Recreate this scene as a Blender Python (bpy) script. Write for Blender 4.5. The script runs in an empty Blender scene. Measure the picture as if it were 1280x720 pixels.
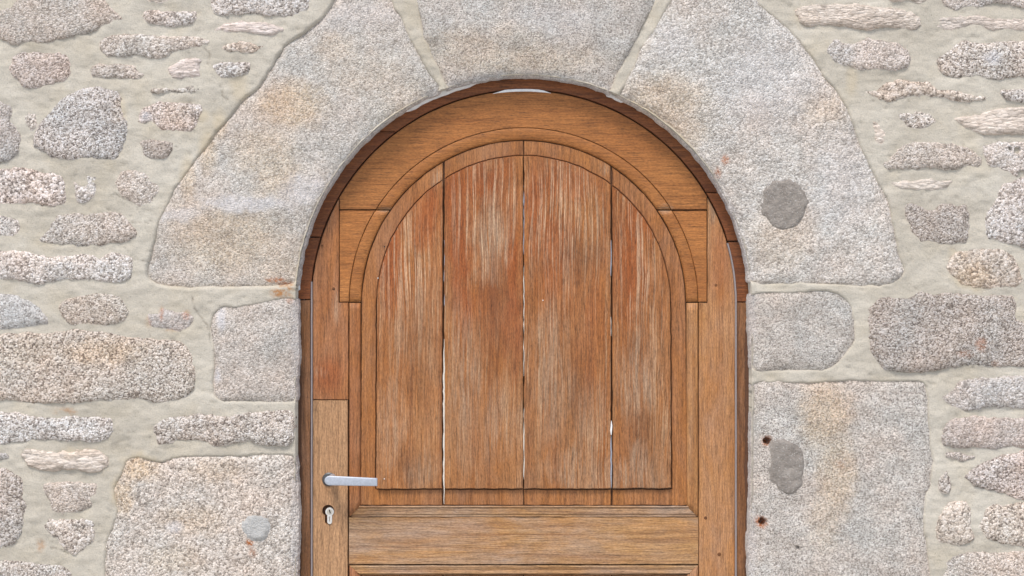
import bpy, bmesh, math, random
import numpy as np
from mathutils import Vector, noise as mnoise

random.seed(7)
R = math.radians
sc = bpy.context.scene

# ------------------------------------------------------------------ camera, light, exposure
S, D = 540.0, 3.7            # photo pixels per metre on the wall plane; camera distance
CZ = 1.48                    # eye height
cam_d = bpy.data.cameras.new('camera')
cam = bpy.data.objects.new('camera', cam_d)
sc.collection.objects.link(cam)
cam.location = (0, -D, CZ)
cam.rotation_euler = (R(90), 0, 0)
cam_d.sensor_width = 36
cam_d.lens = 36 * D / (1280 / S)
cam_d.clip_end = 500
cam_d.clip_start = 0.05
sc.camera = cam

SUN_EL, SUN_AZ = R(58), R(196)   # bright veiled sky, a soft sun high and a little to the left
w = bpy.data.worlds.new('World')
sc.world = w
w.use_nodes = True
wn = w.node_tree
bg = wn.nodes['Background']
sky = wn.nodes.new('ShaderNodeTexSky')
sky.sky_type = 'NISHITA'
sky.sun_disc = False
sky.sun_elevation = SUN_EL
sky.sun_rotation = SUN_AZ
sky.dust_density = 2.0
sky.air_density = 1.0
sky.ozone_density = 0.6
wn.links.new(sky.outputs[0], bg.inputs[0])
bg.inputs[1].default_value = 0.115
sd = bpy.data.lights.new('sun', 'SUN')
sd.energy = 1.5
sd.angle = R(15)
sd.color = (1.0, 0.978, 0.95)
sun = bpy.data.objects.new('sun', sd)
sc.collection.objects.link(sun)
dirv = Vector((math.sin(SUN_AZ) * math.cos(SUN_EL), math.cos(SUN_AZ) * math.cos(SUN_EL), math.sin(SUN_EL)))
sun.rotation_euler = dirv.to_track_quat('Z', 'Y').to_euler()
sun.location = dirv * 20
vs = sc.view_settings
vs.view_transform = 'Standard'
vs.look = 'None'
vs.gamma = 1
vs.use_curve_mapping = False
vs.exposure = 0.82

# ------------------------------------------------------------------ helpers
def P(u, v, y=0.0):
    k = (D + y) / D / S
    return Vector(((u - 640) * k, y, CZ + (360 - v) * k))

def lin(r, g, b):
    f = lambda c: (c / 255 / 12.92) if c / 255 <= .04045 else ((c / 255 + .055) / 1.055) ** 2.4
    return (f(r), f(g), f(b), 1)

def hsh(ix, iy, seed):
    n = (ix * 374761393 + iy * 668265263 + seed * 974634777) & 0xFFFFFFFF
    n = ((n ^ (n >> 13)) * 1274126177) & 0xFFFFFFFF
    n = n ^ (n >> 16)
    return (n & 0xFFFFFF) / float(0xFFFFFF)

def vnoise(x, y, seed=0):
    x = np.asarray(x, float); y = np.asarray(y, float)
    ix = np.floor(x).astype(np.int64); iy = np.floor(y).astype(np.int64)
    fx = x - ix; fy = y - iy
    fx = fx * fx * (3 - 2 * fx); fy = fy * fy * (3 - 2 * fy)
    a = hsh(ix, iy, seed); b = hsh(ix + 1, iy, seed)
    c = hsh(ix, iy + 1, seed); d = hsh(ix + 1, iy + 1, seed)
    return (a * (1 - fx) + b * fx) * (1 - fy) + (c * (1 - fx) + d * fx) * fy - 0.5

def fbm(x, y, seed=0, oct=3):
    t = 0; a = 1.0
    for o in range(oct):
        t = t + a * vnoise(np.asarray(x) * 2 ** o, np.asarray(y) * 2 ** o, seed + 17 * o)
        a *= .5
    return t

def empty(name, loc, label, cat):
    o = bpy.data.objects.new(name, None)
    o.empty_display_size = .1
    o.location = loc
    sc.collection.objects.link(o)
    o['label'] = label; o['category'] = cat
    return o

def link(name, me, mat, parent=None, tint=None):
    o = bpy.data.objects.new(name, me)
    if not isinstance(mat, (list, tuple)):
        mat = [mat]
    for m in mat:
        me.materials.append(m)
    sc.collection.objects.link(o)
    if parent:
        o.parent = parent
        me.transform(__import__('mathutils').Matrix.Translation(-Vector(parent.location)))
    if tint:
        o.color = tint
    return o

def curve_resample(pts, step, smooth=True, closed=True):
    """Catmull-Rom through the traced points, resampled about every `step` pixels."""
    pts = [np.array(p[:2], float) for p in pts]
    n = len(pts); out = []
    for i in range(n if closed else n - 1):
        p0, p1, p2, p3 = pts[(i - 1) % n], pts[i], pts[(i + 1) % n], pts[(i + 2) % n]
        if not closed:
            if i == 0: p0 = p1
            if i == n - 2: p3 = p2
        L = max(1, int(round(np.linalg.norm(p2 - p1) / step)))
        for k in range(L):
            t = k / L
            if smooth:
                q = .5 * ((2 * p1) + (-p0 + p2) * t + (2 * p0 - 5 * p1 + 4 * p2 - p3) * t * t + (-p0 + 3 * p1 - 3 * p2 + p3) * t ** 3)
                l = p1 + (p2 - p1) * t
                q = .55 * q + .45 * l
            else:
                q = p1 + (p2 - p1) * t
            out.append(q)
    if not closed: out.append(pts[-1])
    return np.array(out)

def sdist(px, poly):
    """signed distance (positive inside) and nearest boundary point, for points px (N,2)."""
    N = len(px)
    best = np.full(N, 1e18); near = np.zeros((N, 2)); inside = np.zeros(N, bool)
    A = poly; B = np.roll(poly, -1, axis=0)
    ch = max(1, int(3e6 // len(A)))
    for s in range(0, N, ch):
        q = px[s:s + ch]
        d = B - A; l2 = (d ** 2).sum(1) + 1e-12
        t = ((q[:, None, 0] - A[None, :, 0]) * d[None, :, 0] + (q[:, None, 1] - A[None, :, 1]) * d[None, :, 1]) / l2
        t = np.clip(t, 0, 1)
        cx = A[None, :, 0] + t * d[None, :, 0]; cy = A[None, :, 1] + t * d[None, :, 1]
        dd = (q[:, None, 0] - cx) ** 2 + (q[:, None, 1] - cy) ** 2
        k = dd.argmin(1); ar = np.arange(len(q))
        best[s:s + ch] = dd[ar, k]; near[s:s + ch, 0] = cx[ar, k]; near[s:s + ch, 1] = cy[ar, k]
        c = (A[None, :, 1] > q[:, None, 1]) != (B[None, :, 1] > q[:, None, 1])
        dy = np.where(np.abs(B[:, 1] - A[:, 1]) < 1e-9, 1e-9, B[:, 1] - A[:, 1])
        xi = A[None, :, 0] + (q[:, None, 1] - A[None, :, 1]) / dy[None, :] * (B - A)[None, :, 0]
        inside[s:s + ch] = ((c & (q[:, None, 0] < xi)).sum(1) % 2) == 1
    return np.sqrt(best) * np.where(inside, 1, -1), near

def field_mesh(name, polys, step, hfun, skirt=0.0, hole=None, attrs=None, grid=None):
    """height-field slab: a grid trimmed to the outline, its rim snapped onto it, sides carried back by `skirt`."""
    V = []; F = []; AT = {}
    nv = 0
    for poly in polys:
        lo = poly.min(0) - step; hi = poly.max(0) + step
        us = np.arange(lo[0], hi[0] + step, step); vv = np.arange(lo[1], hi[1] + step, step)
        if grid: us, vv = grid
        U, W = np.meshgrid(us, vv)
        U = U + (hsh((U * 7).astype(np.int64), (W * 7).astype(np.int64), 3) - .5) * step * .45
        W = W + (hsh((U * 7).astype(np.int64), (W * 7).astype(np.int64), 5) - .5) * step * .45
        pts = np.stack([U.ravel(), W.ravel()], 1)
        d, near = sdist(pts, poly)
        if hole is not None:
            dh, nh = sdist(pts, hole)
            use = -dh < d
            near[use] = nh[use]; d = np.minimum(d, -dh)
        ins = d > 0
        ny, nx = U.shape
        idx = np.arange(ny * nx).reshape(ny, nx)
        q = np.stack([idx[:-1, :-1], idx[1:, :-1], idx[1:, 1:], idx[:-1, 1:]], -1).reshape(-1, 4)
        keep = ins[q].any(1)
        q = q[keep]
        out = ~ins
        pts[out] = near[out]; d[out] = 0
        used = np.unique(q)
        remap = np.full(ny * nx, -1); remap[used] = np.arange(len(used))
        q = remap[q]; pts = pts[used]; d = d[used]
        h = hfun(pts[:, 0], pts[:, 1], d)
        x = (pts[:, 0] - 640) / S; z = CZ + (360 - pts[:, 1]) / S
        co = np.stack([x, -h, z], 1)
        # rim
        e = np.concatenate([q[:, [0, 1]], q[:, [1, 2]], q[:, [2, 3]], q[:, [3, 0]]])
        key = np.sort(e, 1); kk = key[:, 0].astype(np.int64) * (len(pts) + 1) + key[:, 1]
        uq, inv, cnt = np.unique(kk, return_inverse=True, return_counts=True)
        be = e[cnt[inv] == 1]
        faces = [tuple(f + nv) for f in q.tolist() for f in [np.array(f)]] if False else (q + nv).tolist()
        allv = co
        if skirt > 0 and len(be):
            bv = np.unique(be); mp = {int(b): len(co) + i for i, b in enumerate(bv)}
            back = co[bv].copy(); back[:, 1] = skirt
            allv = np.concatenate([co, back])
            for a, b in be.tolist():
                faces.append([b + nv, a + nv, mp[a] + nv, mp[b] + nv])
            pa = np.concatenate([pts, pts[bv]])
        else:
            pa = pts
        V.append(allv); F += faces; nv += len(allv)
        if attrs:
            for k, fn in attrs.items():
                AT.setdefault(k, []).append(fn(pa[:, 0], pa[:, 1]))
    V = np.concatenate(V)
    me = bpy.data.meshes.new(name)
    me.from_pydata(V.tolist(), [], F)
    me.validate()
    for k, l in AT.items():
        a = me.attributes.new(k, 'FLOAT', 'POINT')
        a.data.foreach_set('value', np.concatenate(l).astype(np.float32))
    me.polygons.foreach_set('use_smooth', [True] * len(me.polygons))
    me.update()
    return me

# ------------------------------------------------------------------ node helpers
def new_mat(name):
    m = bpy.data.materials.new(name); m.use_nodes = True
    nt = m.node_tree
    b = nt.nodes['Principled BSDF']
    return m, nt, b

class N:
    def __init__(s, nt): s.nt = nt
    def n(s, t, **k):
        o = s.nt.nodes.new(t)
        for a, v in k.items():
            if a.startswith('i_'):
                key = a[2:]
                key = int(key) if key.isdigit() else key.replace('_', ' ')
                if hasattr(v, 'is_output'): s.nt.links.new(v, o.inputs[key])
                else: o.inputs[key].default_value = v
            else: setattr(o, a, v)
        return o
    def math(s, op, a, b=None, c=None, clamp=False):
        o = s.nt.nodes.new('ShaderNodeMath'); o.operation = op; o.use_clamp = clamp
        for i, v in enumerate((a, b, c)):
            if v is None: continue
            if hasattr(v, 'is_output'): s.nt.links.new(v, o.inputs[i])
            else: o.inputs[i].default_value = v
        return o.outputs[0]
    def noise(s, vec, scale, detail=2, rough=.5, dist=0.0):
        o = s.n('ShaderNodeTexNoise', i_Scale=scale, i_Detail=detail, i_Roughness=rough, i_Distortion=dist)
        s.nt.links.new(vec, o.inputs['Vector']); return o.outputs[0]
    def ramp(s, f, stops, interp='LINEAR'):
        o = s.nt.nodes.new('ShaderNodeValToRGB'); o.color_ramp.interpolation = interp
        e = o.color_ramp.elements
        while len(e) < len(stops): e.new(.5)
        for i, (p, c) in enumerate(stops):
            e[i].position = p
            e[i].color = c if isinstance(c, tuple) else (c, c, c, 1)
        s.nt.links.new(f, o.inputs[0]); return o.outputs[0]
    def mix(s, f, a, b, mode='MIX'):
        o = s.nt.nodes.new('ShaderNodeMix'); o.data_type = 'RGBA'; o.blend_type = mode
        for sock, v in ((o.inputs[0], f), (o.inputs[6], a), (o.inputs[7], b)):
            if hasattr(v, 'is_output'): s.nt.links.new(v, sock)
            else: sock.default_value = v
        return o.outputs[2]
    def mapping(s, vec, scale, loc=None):
        o = s.nt.nodes.new('ShaderNodeMapping'); s.nt.links.new(vec, o.inputs[0])
        o.inputs['Scale'].default_value = scale
        if loc is not None: s.nt.links.new(loc, o.inputs['Location'])
        return o.outputs[0]
    def attr(s, name):
        o = s.nt.nodes.new('ShaderNodeAttribute'); o.attribute_name = name; return o.outputs['Fac']

def granite(name, scale, stops, bump, tan_col, stretch=(1, 1, 1), disp=0.0, blotch=.12):
    m, nt, b = new_mat(name); g = N(nt)
    tc = g.n('ShaderNodeTexCoord').outputs['Object']
    oi = g.n('ShaderNodeObjectInfo')
    off = g.n('ShaderNodeVectorMath', operation='SCALE', i_0=(3.1, 5.7, 9.3)); nt.links.new(oi.outputs['Random'], off.inputs['Scale'])
    v = g.n('ShaderNodeVectorMath', operation='ADD'); nt.links.new(tc, v.inputs[0]); nt.links.new(off.outputs[0], v.inputs[1])
    v = g.mapping(v.outputs[0], stretch)
    r2 = g.math('FRACT', g.math('MULTIPLY', oi.outputs['Random'], 7.13))
    gs = g.math('MULTIPLY', g.math('MULTIPLY_ADD', r2, .55, .72), scale)
    wob = g.n('ShaderNodeTexNoise', i_Scale=scale * 1.1, i_Detail=2.0); nt.links.new(v, wob.inputs['Vector'])
    ws = g.n('ShaderNodeVectorMath', operation='MULTIPLY_ADD'); nt.links.new(wob.outputs['Color'], ws.inputs[0])
    ws.inputs[1].default_value = (1.0 / scale,) * 3; nt.links.new(v, ws.inputs[2])
    vo = g.n('ShaderNodeTexVoronoi', i_Scale=gs, i_Randomness=1.0); nt.links.new(ws.outputs[0], vo.inputs['Vector'])
    sep = g.n('ShaderNodeSeparateColor'); nt.links.new(vo.outputs['Color'], sep.inputs[0])
    vo2 = g.n('ShaderNodeTexVoronoi', i_Scale=g.math('MULTIPLY', gs, 2.3), i_Randomness=1.0); nt.links.new(ws.outputs[0], vo2.inputs['Vector'])
    sep2 = g.n('ShaderNodeSeparateColor'); nt.links.new(vo2.outputs['Color'], sep2.inputs[0])
    f = g.math('ADD', g.math('MULTIPLY', sep.outputs[0], .62), g.math('MULTIPLY', sep2.outputs[1], .38))
    col = g.ramp(f, stops)
    r3 = g.math('FRACT', g.math('MULTIPLY', oi.outputs['Random'], 31.7))
    mid = stops[len(stops) // 2][1]
    col = g.mix(g.math('MULTIPLY', r3, .42), col, mid)
    # broad mineral variation
    big = g.noise(v, 9, 4, .6)
    col = g.mix(g.ramp(big, [(.35, 0.0), (.7, 1.0)]), col, g.mix(1.0, col, (1 + blotch, 1.0 - blotch * .25, 1 - blotch, 1), 'MULTIPLY'))
    big2 = g.noise(v, 23, 4, .65)
    col = g.mix(1.0, col, g.ramp(big2, [(.3, .83), (.7, 1.09)]), 'MULTIPLY')
    col = g.mix(1.0, col, oi.outputs['Color'], 'MULTIPLY')
    # traced stains and the painted tan shading near the arch
    fine = g.noise(v, 160, 3, .7)
    tan = g.math('MULTIPLY', g.attr('tan'), g.ramp(fine, [(.3, .35), (.65, 1.0)]))
    col = g.mix(tan, col, g.mix(1.0, col, tan_col, 'MULTIPLY'))
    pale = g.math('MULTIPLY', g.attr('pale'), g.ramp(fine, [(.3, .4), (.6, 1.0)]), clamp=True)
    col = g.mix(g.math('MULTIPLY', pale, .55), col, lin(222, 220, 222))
    rust = g.math('MULTIPLY', g.attr('rust'), g.ramp(fine, [(.36, .15), (.56, 1.0)]), clamp=True)
    col = g.mix(rust, col, lin(172, 92, 14))
    nt.links.new(col, b.inputs['Base Color'])
    b.inputs['Roughness'].default_value = .82
    b.inputs['Specular IOR Level'].default_value = .3
    hh = g.math('ADD', g.math('MULTIPLY', sep.outputs[2], .7), g.math('MULTIPLY', g.math('SUBTRACT', .6, vo.outputs['Distance']), .9))
    hh = g.math('ADD', hh, g.math('MULTIPLY', g.noise(v, scale * 4, 3, .6), .5))
    bp = g.n('ShaderNodeBump', i_Strength=bump, i_Distance=.0035); nt.links.new(hh, bp.inputs['Height'])
    nt.links.new(bp.outputs[0], b.inputs['Normal'])
    if disp:
        dn = g.n('ShaderNodeDisplacement', i_Midlevel=.6, i_Scale=disp); nt.links.new(hh, dn.inputs['Height'])
        nt.links.new(dn.outputs[0], nt.nodes['Material Output'].inputs['Displacement'])
        m.displacement_method = 'BOTH'
    return m

W = lin
CX_ = 654.5
DOORX = P(CX_, 0).x
G_COARSE = granite('coarse_granite', 225, [(.19, W(116, 108, 101)), (.31, W(166, 157, 147)), (.45, W(199, 190, 179)), (.6, W(217, 210, 200)), (.78, W(237, 233, 228))],
                   .7, (1.06, .95, .80, 1), disp=.0011, blotch=.09)
G_FINE = granite('dressed_granite', 300, [(.18, W(130, 124, 117)), (.33, W(174, 168, 160)), (.48, W(196, 190, 181)), (.64, W(208, 203, 195)), (.8, W(230, 227, 221))],
                 .42, (1.06, .89, .67, 1), disp=.0011, blotch=.08)
G_SCHIST = granite('layered_schist', 150, [(.14, W(166, 157, 147)), (.36, W(198, 189, 179)), (.6, W(212, 203, 193)), (.82, W(228, 221, 213))],
                   .6, (1.05, .93, .80, 1), stretch=(.42, 1, 1.25), disp=.0016, blotch=.05)

def mortar_mat():
    m, nt, b = new_mat('lime_mortar'); g = N(nt)
    tc = g.n('ShaderNodeTexCoord').outputs['Object']
    col = g.ramp(g.noise(tc, 5, 5, .6), [(.3, W(176, 167, 151)), (.5, W(188, 179, 163)), (.7, W(196, 188, 173))])
    smear = g.noise(g.mapping(tc, (14, 14, 40)), 1.0, 5, .65, 1.0)
    col = g.mix(1.0, col, g.ramp(smear, [(.3, .93), (.6, 1.03)]), 'MULTIPLY')
    warm = g.noise(tc, 11, 3, .5)
    col = g.mix(g.ramp(warm, [(.5, 0.0), (.75, .4)]), col, W(188, 174, 148))
    sand = g.noise(tc, 330, 3, .75)
    col = g.mix(1.0, col, g.ramp(sand, [(.3, .78), (.5, 1.0), (.7, 1.08)]), 'MULTIPLY')
    sp = g.n('ShaderNodeTexVoronoi', i_Scale=70.0); nt.links.new(tc, sp.inputs['Vector'])
    dots = g.math('LESS_THAN', sp.outputs['Distance'], .07)
    col = g.mix(g.math('MULTIPLY', dots, .6), col, W(120, 108, 94))
    rust = g.math('MULTIPLY', g.attr('rust'), g.ramp(g.noise(tc, 120, 3, .7), [(.35, .2), (.6, 1.0)]), clamp=True)
    col = g.mix(rust, col, lin(166, 112, 58))
    tan = g.math('MULTIPLY', g.attr('tan'), .6)
    col = g.mix(tan, col, W(196, 176, 140))
    crack = g.attr('crack')
    col = g.mix(g.math('MULTIPLY', crack, .5), col, W(110, 100, 88))
    nt.links.new(col, b.inputs['Base Color'])
    b.inputs['Roughness'].default_value = .9
    b.inputs['Specular IOR Level'].default_value = .2
    h = g.math('ADD', g.math('MULTIPLY', smear, 1.2), g.math('ADD', g.math('MULTIPLY', sand, .6), g.math('MULTIPLY', g.noise(tc, 90, 4, .6), .6)))
    bp = g.n('ShaderNodeBump', i_Strength=.42, i_Distance=.004); nt.links.new(h, bp.inputs['Height'])
    nt.links.new(bp.outputs[0], b.inputs['Normal'])
    return m
M_MORTAR = mortar_mat()

def patch_mat(name, c1, c2):
    m, nt, b = new_mat(name); g = N(nt)
    tc = g.n('ShaderNodeTexCoord').outputs['Object']
    col = g.ramp(g.noise(tc, 60, 5, .7), [(.3, c1), (.7, c2)])
    sp = g.n('ShaderNodeTexVoronoi', i_Scale=170.0); nt.links.new(tc, sp.inputs['Vector'])
    col = g.mix(g.math('LESS_THAN', sp.outputs['Distance'], .16), col, W(196, 190, 182))
    nt.links.new(col, b.inputs['Base Color']); b.inputs['Roughness'].default_value = .9
    bp = g.n('ShaderNodeBump', i_Strength=1.0, i_Distance=.006)
    nt.links.new(g.noise(tc, 200, 4, .7), bp.inputs['Height']); nt.links.new(bp.outputs[0], b.inputs['Normal'])
    return m
M_PATCH = patch_mat('cement_patch', W(132, 123, 113), W(168, 158, 147))
M_PATCH2 = patch_mat('pale_cement_patch', W(180, 176, 169), W(200, 197, 191))

def wood(name, base, dark, light, grain='z', grey=0.0, red=0.0, streak=0.0, grade=False, rough=.55, fig=1.0, greycol=(152, 136, 124), gain=(.84, .83, .72), wear=(), wob=(.09, .2)):
    """oak: growth bands, fibres, pores along the grain, and the weathering the boards really carry."""
    m, nt, b = new_mat(name); g = N(nt)
    base, dark, light = [tuple(c_[i] * gain[i] for i in range(3)) + (1,) for c_ in (base, dark, light)]
    tc = g.n('ShaderNodeTexCoord').outputs['Object']
    oi = g.n('ShaderNodeObjectInfo')
    off = g.n('ShaderNodeVectorMath', operation='SCALE', i_0=(7.3, 3.1, 11.7)); nt.links.new(oi.outputs['Random'], off.inputs['Scale'])
    wn_ = g.n('ShaderNodeTexNoise', i_Scale=1.0, i_Detail=2.0)
    nt.links.new(g.mapping(tc, (9, 9, 3.5) if grain == 'z' else (3.5, 9, 9), off.outputs[0]), wn_.inputs['Vector'])
    wa_ = g.n('ShaderNodeVectorMath', operation='MULTIPLY_ADD'); nt.links.new(wn_.outputs['Color'], wa_.inputs[0])
    wa_.inputs[1].default_value = (.022, 0, 0) if grain == 'z' else (0, 0, .016); nt.links.new(tc, wa_.inputs[2])
    tw = wa_.outputs[0]
    def st(a, c): return (a, a, c) if grain == 'z' else (c, a, a)
    def mp(a, c): return g.mapping(tw, st(a, c), off.outputs[0])
    bands = g.noise(mp(115, 2.6), 1.0, 6, .7, .2)
    fibre = g.noise(mp(420, 20), 1.0, 4, .75)
    broad = g.noise(mp(11, 1.1), 1.0, 4, .6, .3)
    blot = g.noise(g.mapping(tc, st(7, 4), off.outputs[0]), 1.0, 5, .62)
    pore = g.noise(mp(430, 34), 1.0, 2, .5)
    col = g.mix(g.ramp(broad, [(.32, 0.0), (.7, 1.0)]), base, light)
    col = g.mix(g.math('MULTIPLY', g.ramp(bands, [(.38, 1.0), (.52, 0.0)]), .55 * fig), col, dark)
    if red:
        rm = g.math('MULTIPLY', g.ramp(blot, [(.36, 0.0), (.62, 1.0)]), red)
        if grade:
            sx = g.n('ShaderNodeSeparateXYZ'); nt.links.new(tc, sx.inputs[0])
            up = g.n('ShaderNodeMapRange', clamp=True, i_1=1.12, i_2=1.62, i_3=.15, i_4=1.15); nt.links.new(sx.outputs[2], up.inputs[0])
            rm = g.math('MULTIPLY', rm, up.outputs[0], clamp=True)
        col = g.mix(rm, col, W(138, 70, 28))
    if streak:
        wv = g.noise(mp(200, 1.5), 1.0, 4, .6, .1)
        ln = g.math('MULTIPLY', g.ramp(wv, [(.52, 0.0), (.56, 1.0), (.61, .2)]), g.ramp(fibre, [(.32, .15), (.55, 1.0)]))
        mk = g.noise(g.mapping(tc, st(9, 3.2), off.outputs[0]), 1.0, 4, .6)
        ln = g.math('MULTIPLY', ln, g.math('MULTIPLY', g.ramp(mk, [(.42, 0.0), (.62, 1.0)]), streak), clamp=True)
        col = g.mix(ln, col, W(192, 160, 124))
    if grey:
        gb = g.noise(g.mapping(tc, st(13, 4.0), off.outputs[0]), 1.0, 6, .68, .4)
        gm = g.math('MULTIPLY', g.ramp(gb, [(.40, 0.0), (.66, 1.0)]), grey)
        gm = g.math('MULTIPLY', gm, g.ramp(bands, [(.3, .55), (.6, 1.0)]))
        if grade:
            sx = g.n('ShaderNodeSeparateXYZ'); nt.links.new(tc, sx.inputs[0])
            lo = g.n('ShaderNodeMapRange', clamp=True, i_1=1.65, i_2=1.15, i_3=.5, i_4=1.1); nt.links.new(sx.outputs[2], lo.inputs[0])
            gm = g.math('MULTIPLY', gm, lo.outputs[0], clamp=True)
        col = g.mix(gm, col, W(*greycol))
    if wear:
        wob_ = g.n('ShaderNodeTexNoise', i_Scale=1.0, i_Detail=5.0, i_Roughness=.65)
        nt.links.new(g.mapping(tc, (22, 22, 9), off.outputs[0]), wob_.inputs['Vector'])
        wp = g.n('ShaderNodeVectorMath', operation='MULTIPLY_ADD'); nt.links.new(wob_.outputs['Color'], wp.inputs[0])
        wp.inputs[1].default_value = (wob[0], 0, wob[1]); nt.links.new(tc, wp.inputs[2])
        rough_ = g.ramp(g.noise(mp(230, 7), 1.0, 5, .7), [(.40, .0), (.58, 1.0)])
        thin_ = g.ramp(g.noise(mp(250, 3.2), 1.0, 4, .62), [(.53, .0), (.575, 1.0), (.64, .6)])
        for kind_, wc, amt in (('red', W(142, 70, 28), .85), ('dark', W(96, 60, 38), .65), ('pale', W(168, 142, 116), .7), ('scratch', W(198, 168, 136), .75)):
            tot = None
            for (k_, wu, wv_, ru, rv, st_) in wear:
                if k_ != kind_: continue
                c_ = P(wu, wv_, 0.05)
                sub = g.n('ShaderNodeVectorMath', operation='SUBTRACT'); nt.links.new(wp.outputs[0], sub.inputs[0])
                sub.inputs[1].default_value = (c_.x - DOORX + wob[0] / 2, 0, c_.z + wob[1] / 2)
                scl = g.n('ShaderNodeVectorMath', operation='MULTIPLY'); nt.links.new(sub.outputs[0], scl.inputs[0]); scl.inputs[1].default_value = (S / ru, 0, S / rv)
                ln_ = g.n('ShaderNodeVectorMath', operation='LENGTH'); nt.links.new(scl.outputs[0], ln_.inputs[0])
                mr = g.n('ShaderNodeMapRange', clamp=True, i_1=1.35, i_2=.45, i_3=0.0, i_4=st_); nt.links.new(ln_.outputs['Value'], mr.inputs[0])
                tot = mr.outputs[0] if tot is None else g.math('MAXIMUM', tot, mr.outputs[0])
            if tot is None: continue
            col = g.mix(g.math('MULTIPLY', g.math('MULTIPLY', tot, {'dark': .7, 'red': .85, 'scratch': thin_}.get(kind_, rough_)), amt), col, wc)
    col = g.mix(1.0, col, g.ramp(fibre, [(.28, .42), (.5, 1.0), (.72, 1.34)]), 'MULTIPLY')
    col = g.mix(g.math('MULTIPLY', g.ramp(pore, [(.28, 1.0), (.36, 0.0)]), .5), col, W(66, 42, 27))
    grit = g.noise(g.mapping(tc, st(420, 150), off.outputs[0]), 1.0, 2, .6)
    col = g.mix(1.0, col, g.ramp(grit, [(.3, .74), (.5, 1.0), (.7, 1.2)]), 'MULTIPLY')
    tone = g.math('MULTIPLY_ADD', oi.outputs['Random'], .16, .92)
    cc = g.n('ShaderNodeCombineColor')
    for i in range(3): nt.links.new(tone, cc.inputs[i])
    col = g.mix(1.0, col, cc.outputs[0], 'MULTIPLY')
    nt.links.new(col, b.inputs['Base Color'])
    b.inputs['Roughness'].default_value = rough
    b.inputs['Specular IOR Level'].default_value = .3
    h = g.math('ADD', g.math('MULTIPLY', fibre, .6), g.math('MULTIPLY', bands, .7))
    h = g.math('SUBTRACT', h, g.math('MULTIPLY', g.ramp(pore, [(.27, 1.0), (.36, 0.0)]), .3))
    bp = g.n('ShaderNodeBump', i_Strength=.5, i_Distance=.0022); nt.links.new(h, bp.inputs['Height'])
    nt.links.new(bp.outputs[0], b.inputs['Normal'])
    return m

WEAR = [('scratch', 610, 270, 44, 70, 1), ('scratch', 700, 280, 50, 80, .9), ('scratch', 795, 330, 26, 80, .9), ('scratch', 505, 330, 26, 80, .8),
        ('red', 600, 230, 40, 30, .7), ('red', 700, 230, 46, 30, .6), ('red', 610, 380, 30, 50, .3), ('red', 700, 360, 36, 50, .3), ('red', 800, 270, 20, 40, .7),
        ('pale', 615, 298, 22, 42, 1), ('scratch', 520, 350, 20, 52, .9), ('scratch', 700, 236, 46, 34, .8), ('scratch', 745, 262, 18, 24, .8), ('scratch', 585, 250, 26, 46, .6),
        ('scratch', 795, 262, 18, 30, .5), ('scratch', 690, 400, 22, 60, .55), ('pale', 580, 470, 18, 90, .8), ('pale', 622, 530, 26, 50, .7), ('pale', 690, 470, 22, 80, .8), ('pale', 742, 540, 18, 60, .55),
        ('pale', 795, 470, 26, 46, .9), ('pale', 790, 590, 34, 26, .9), ('pale', 715, 590, 40, 24, .8), ('pale', 530, 590, 20, 26, .5), ('pale', 490, 530, 16, 60, .6), ('scratch', 500, 420, 14, 40, .5), ('scratch', 820, 400, 12, 50, .5),
        ('red', 575, 325, 16, 100, .9), ('red', 640, 345, 14, 110, .9), ('red', 690, 320, 30, 70, .7), ('red', 565, 245, 12, 40, .8), ('red', 668, 260, 12, 70, .9), ('red', 790, 320, 20, 70, .8), ('red', 492, 320, 14, 70, .9), ('red', 535, 270, 16, 50, .8), ('red', 745, 380, 14, 50, .4),
        ('red', 735, 450, 14, 50, .25),
        ('dark', 722, 322, 26, 30, .9), ('dark', 520, 440, 24, 60, .7), ('dark', 620, 360, 18, 40, .6), ('dark', 520, 585, 30, 26, .7), ('dark', 805, 545, 22, 50, .7), ('dark', 720, 480, 20, 60, .5), ('dark', 625, 420, 20, 40, .4), ('dark', 800, 430, 14, 30, .5)]
WD_BOARD = wood('weathered_oak', W(150, 101, 64), W(106, 64, 38), W(164, 118, 78), 'z', grey=.35, red=.25, streak=.8, wear=WEAR, grade=True, rough=.68, greycol=(142, 120, 98), gain=(1.0, .85, .60))
WD_FIELD = wood('sheltered_oak', W(150, 102, 62), W(108, 68, 40), W(164, 116, 74), 'z', grey=.2, red=.08, fig=.9, gain=(1.0, .86, .62), wob=(.014, .02), wear=[('pale', 549, 222, 6, 12, .9), ('dark', 560, 206, 7, 7, .7), ('dark', 651, 187, 6, 10, .9), ('pale', 757, 210, 6, 8, .8), ('dark', 768, 222, 6, 10, .7), ('pale', 545, 235, 6, 20, .8)])
WD_STILE = wood('oak_stile', W(156, 104, 66), W(122, 78, 48), W(168, 118, 78), 'z', grey=.2, red=.25, gain=(.94, .84, .66), wob=(.014, .03), wear=[('pale', 420, 382, 5, 22, .9), ('pale', 423, 246, 6, 10, .8), ('pale', 400, 466, 10, 6, .5), ('red', 410, 470, 18, 22, .7)])
WD_STILE_R = wood('pale_oak_stile', W(160, 113, 74), W(128, 86, 54), W(168, 124, 84), 'z', grey=.35, red=.15, gain=(1.06, .98, .78), wob=(.014, .03), wear=[('pale', 889, 262, 7, 16, .9), ('red', 900, 330, 14, 50, .5), ('pale', 886, 300, 4, 40, .4)])
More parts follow.
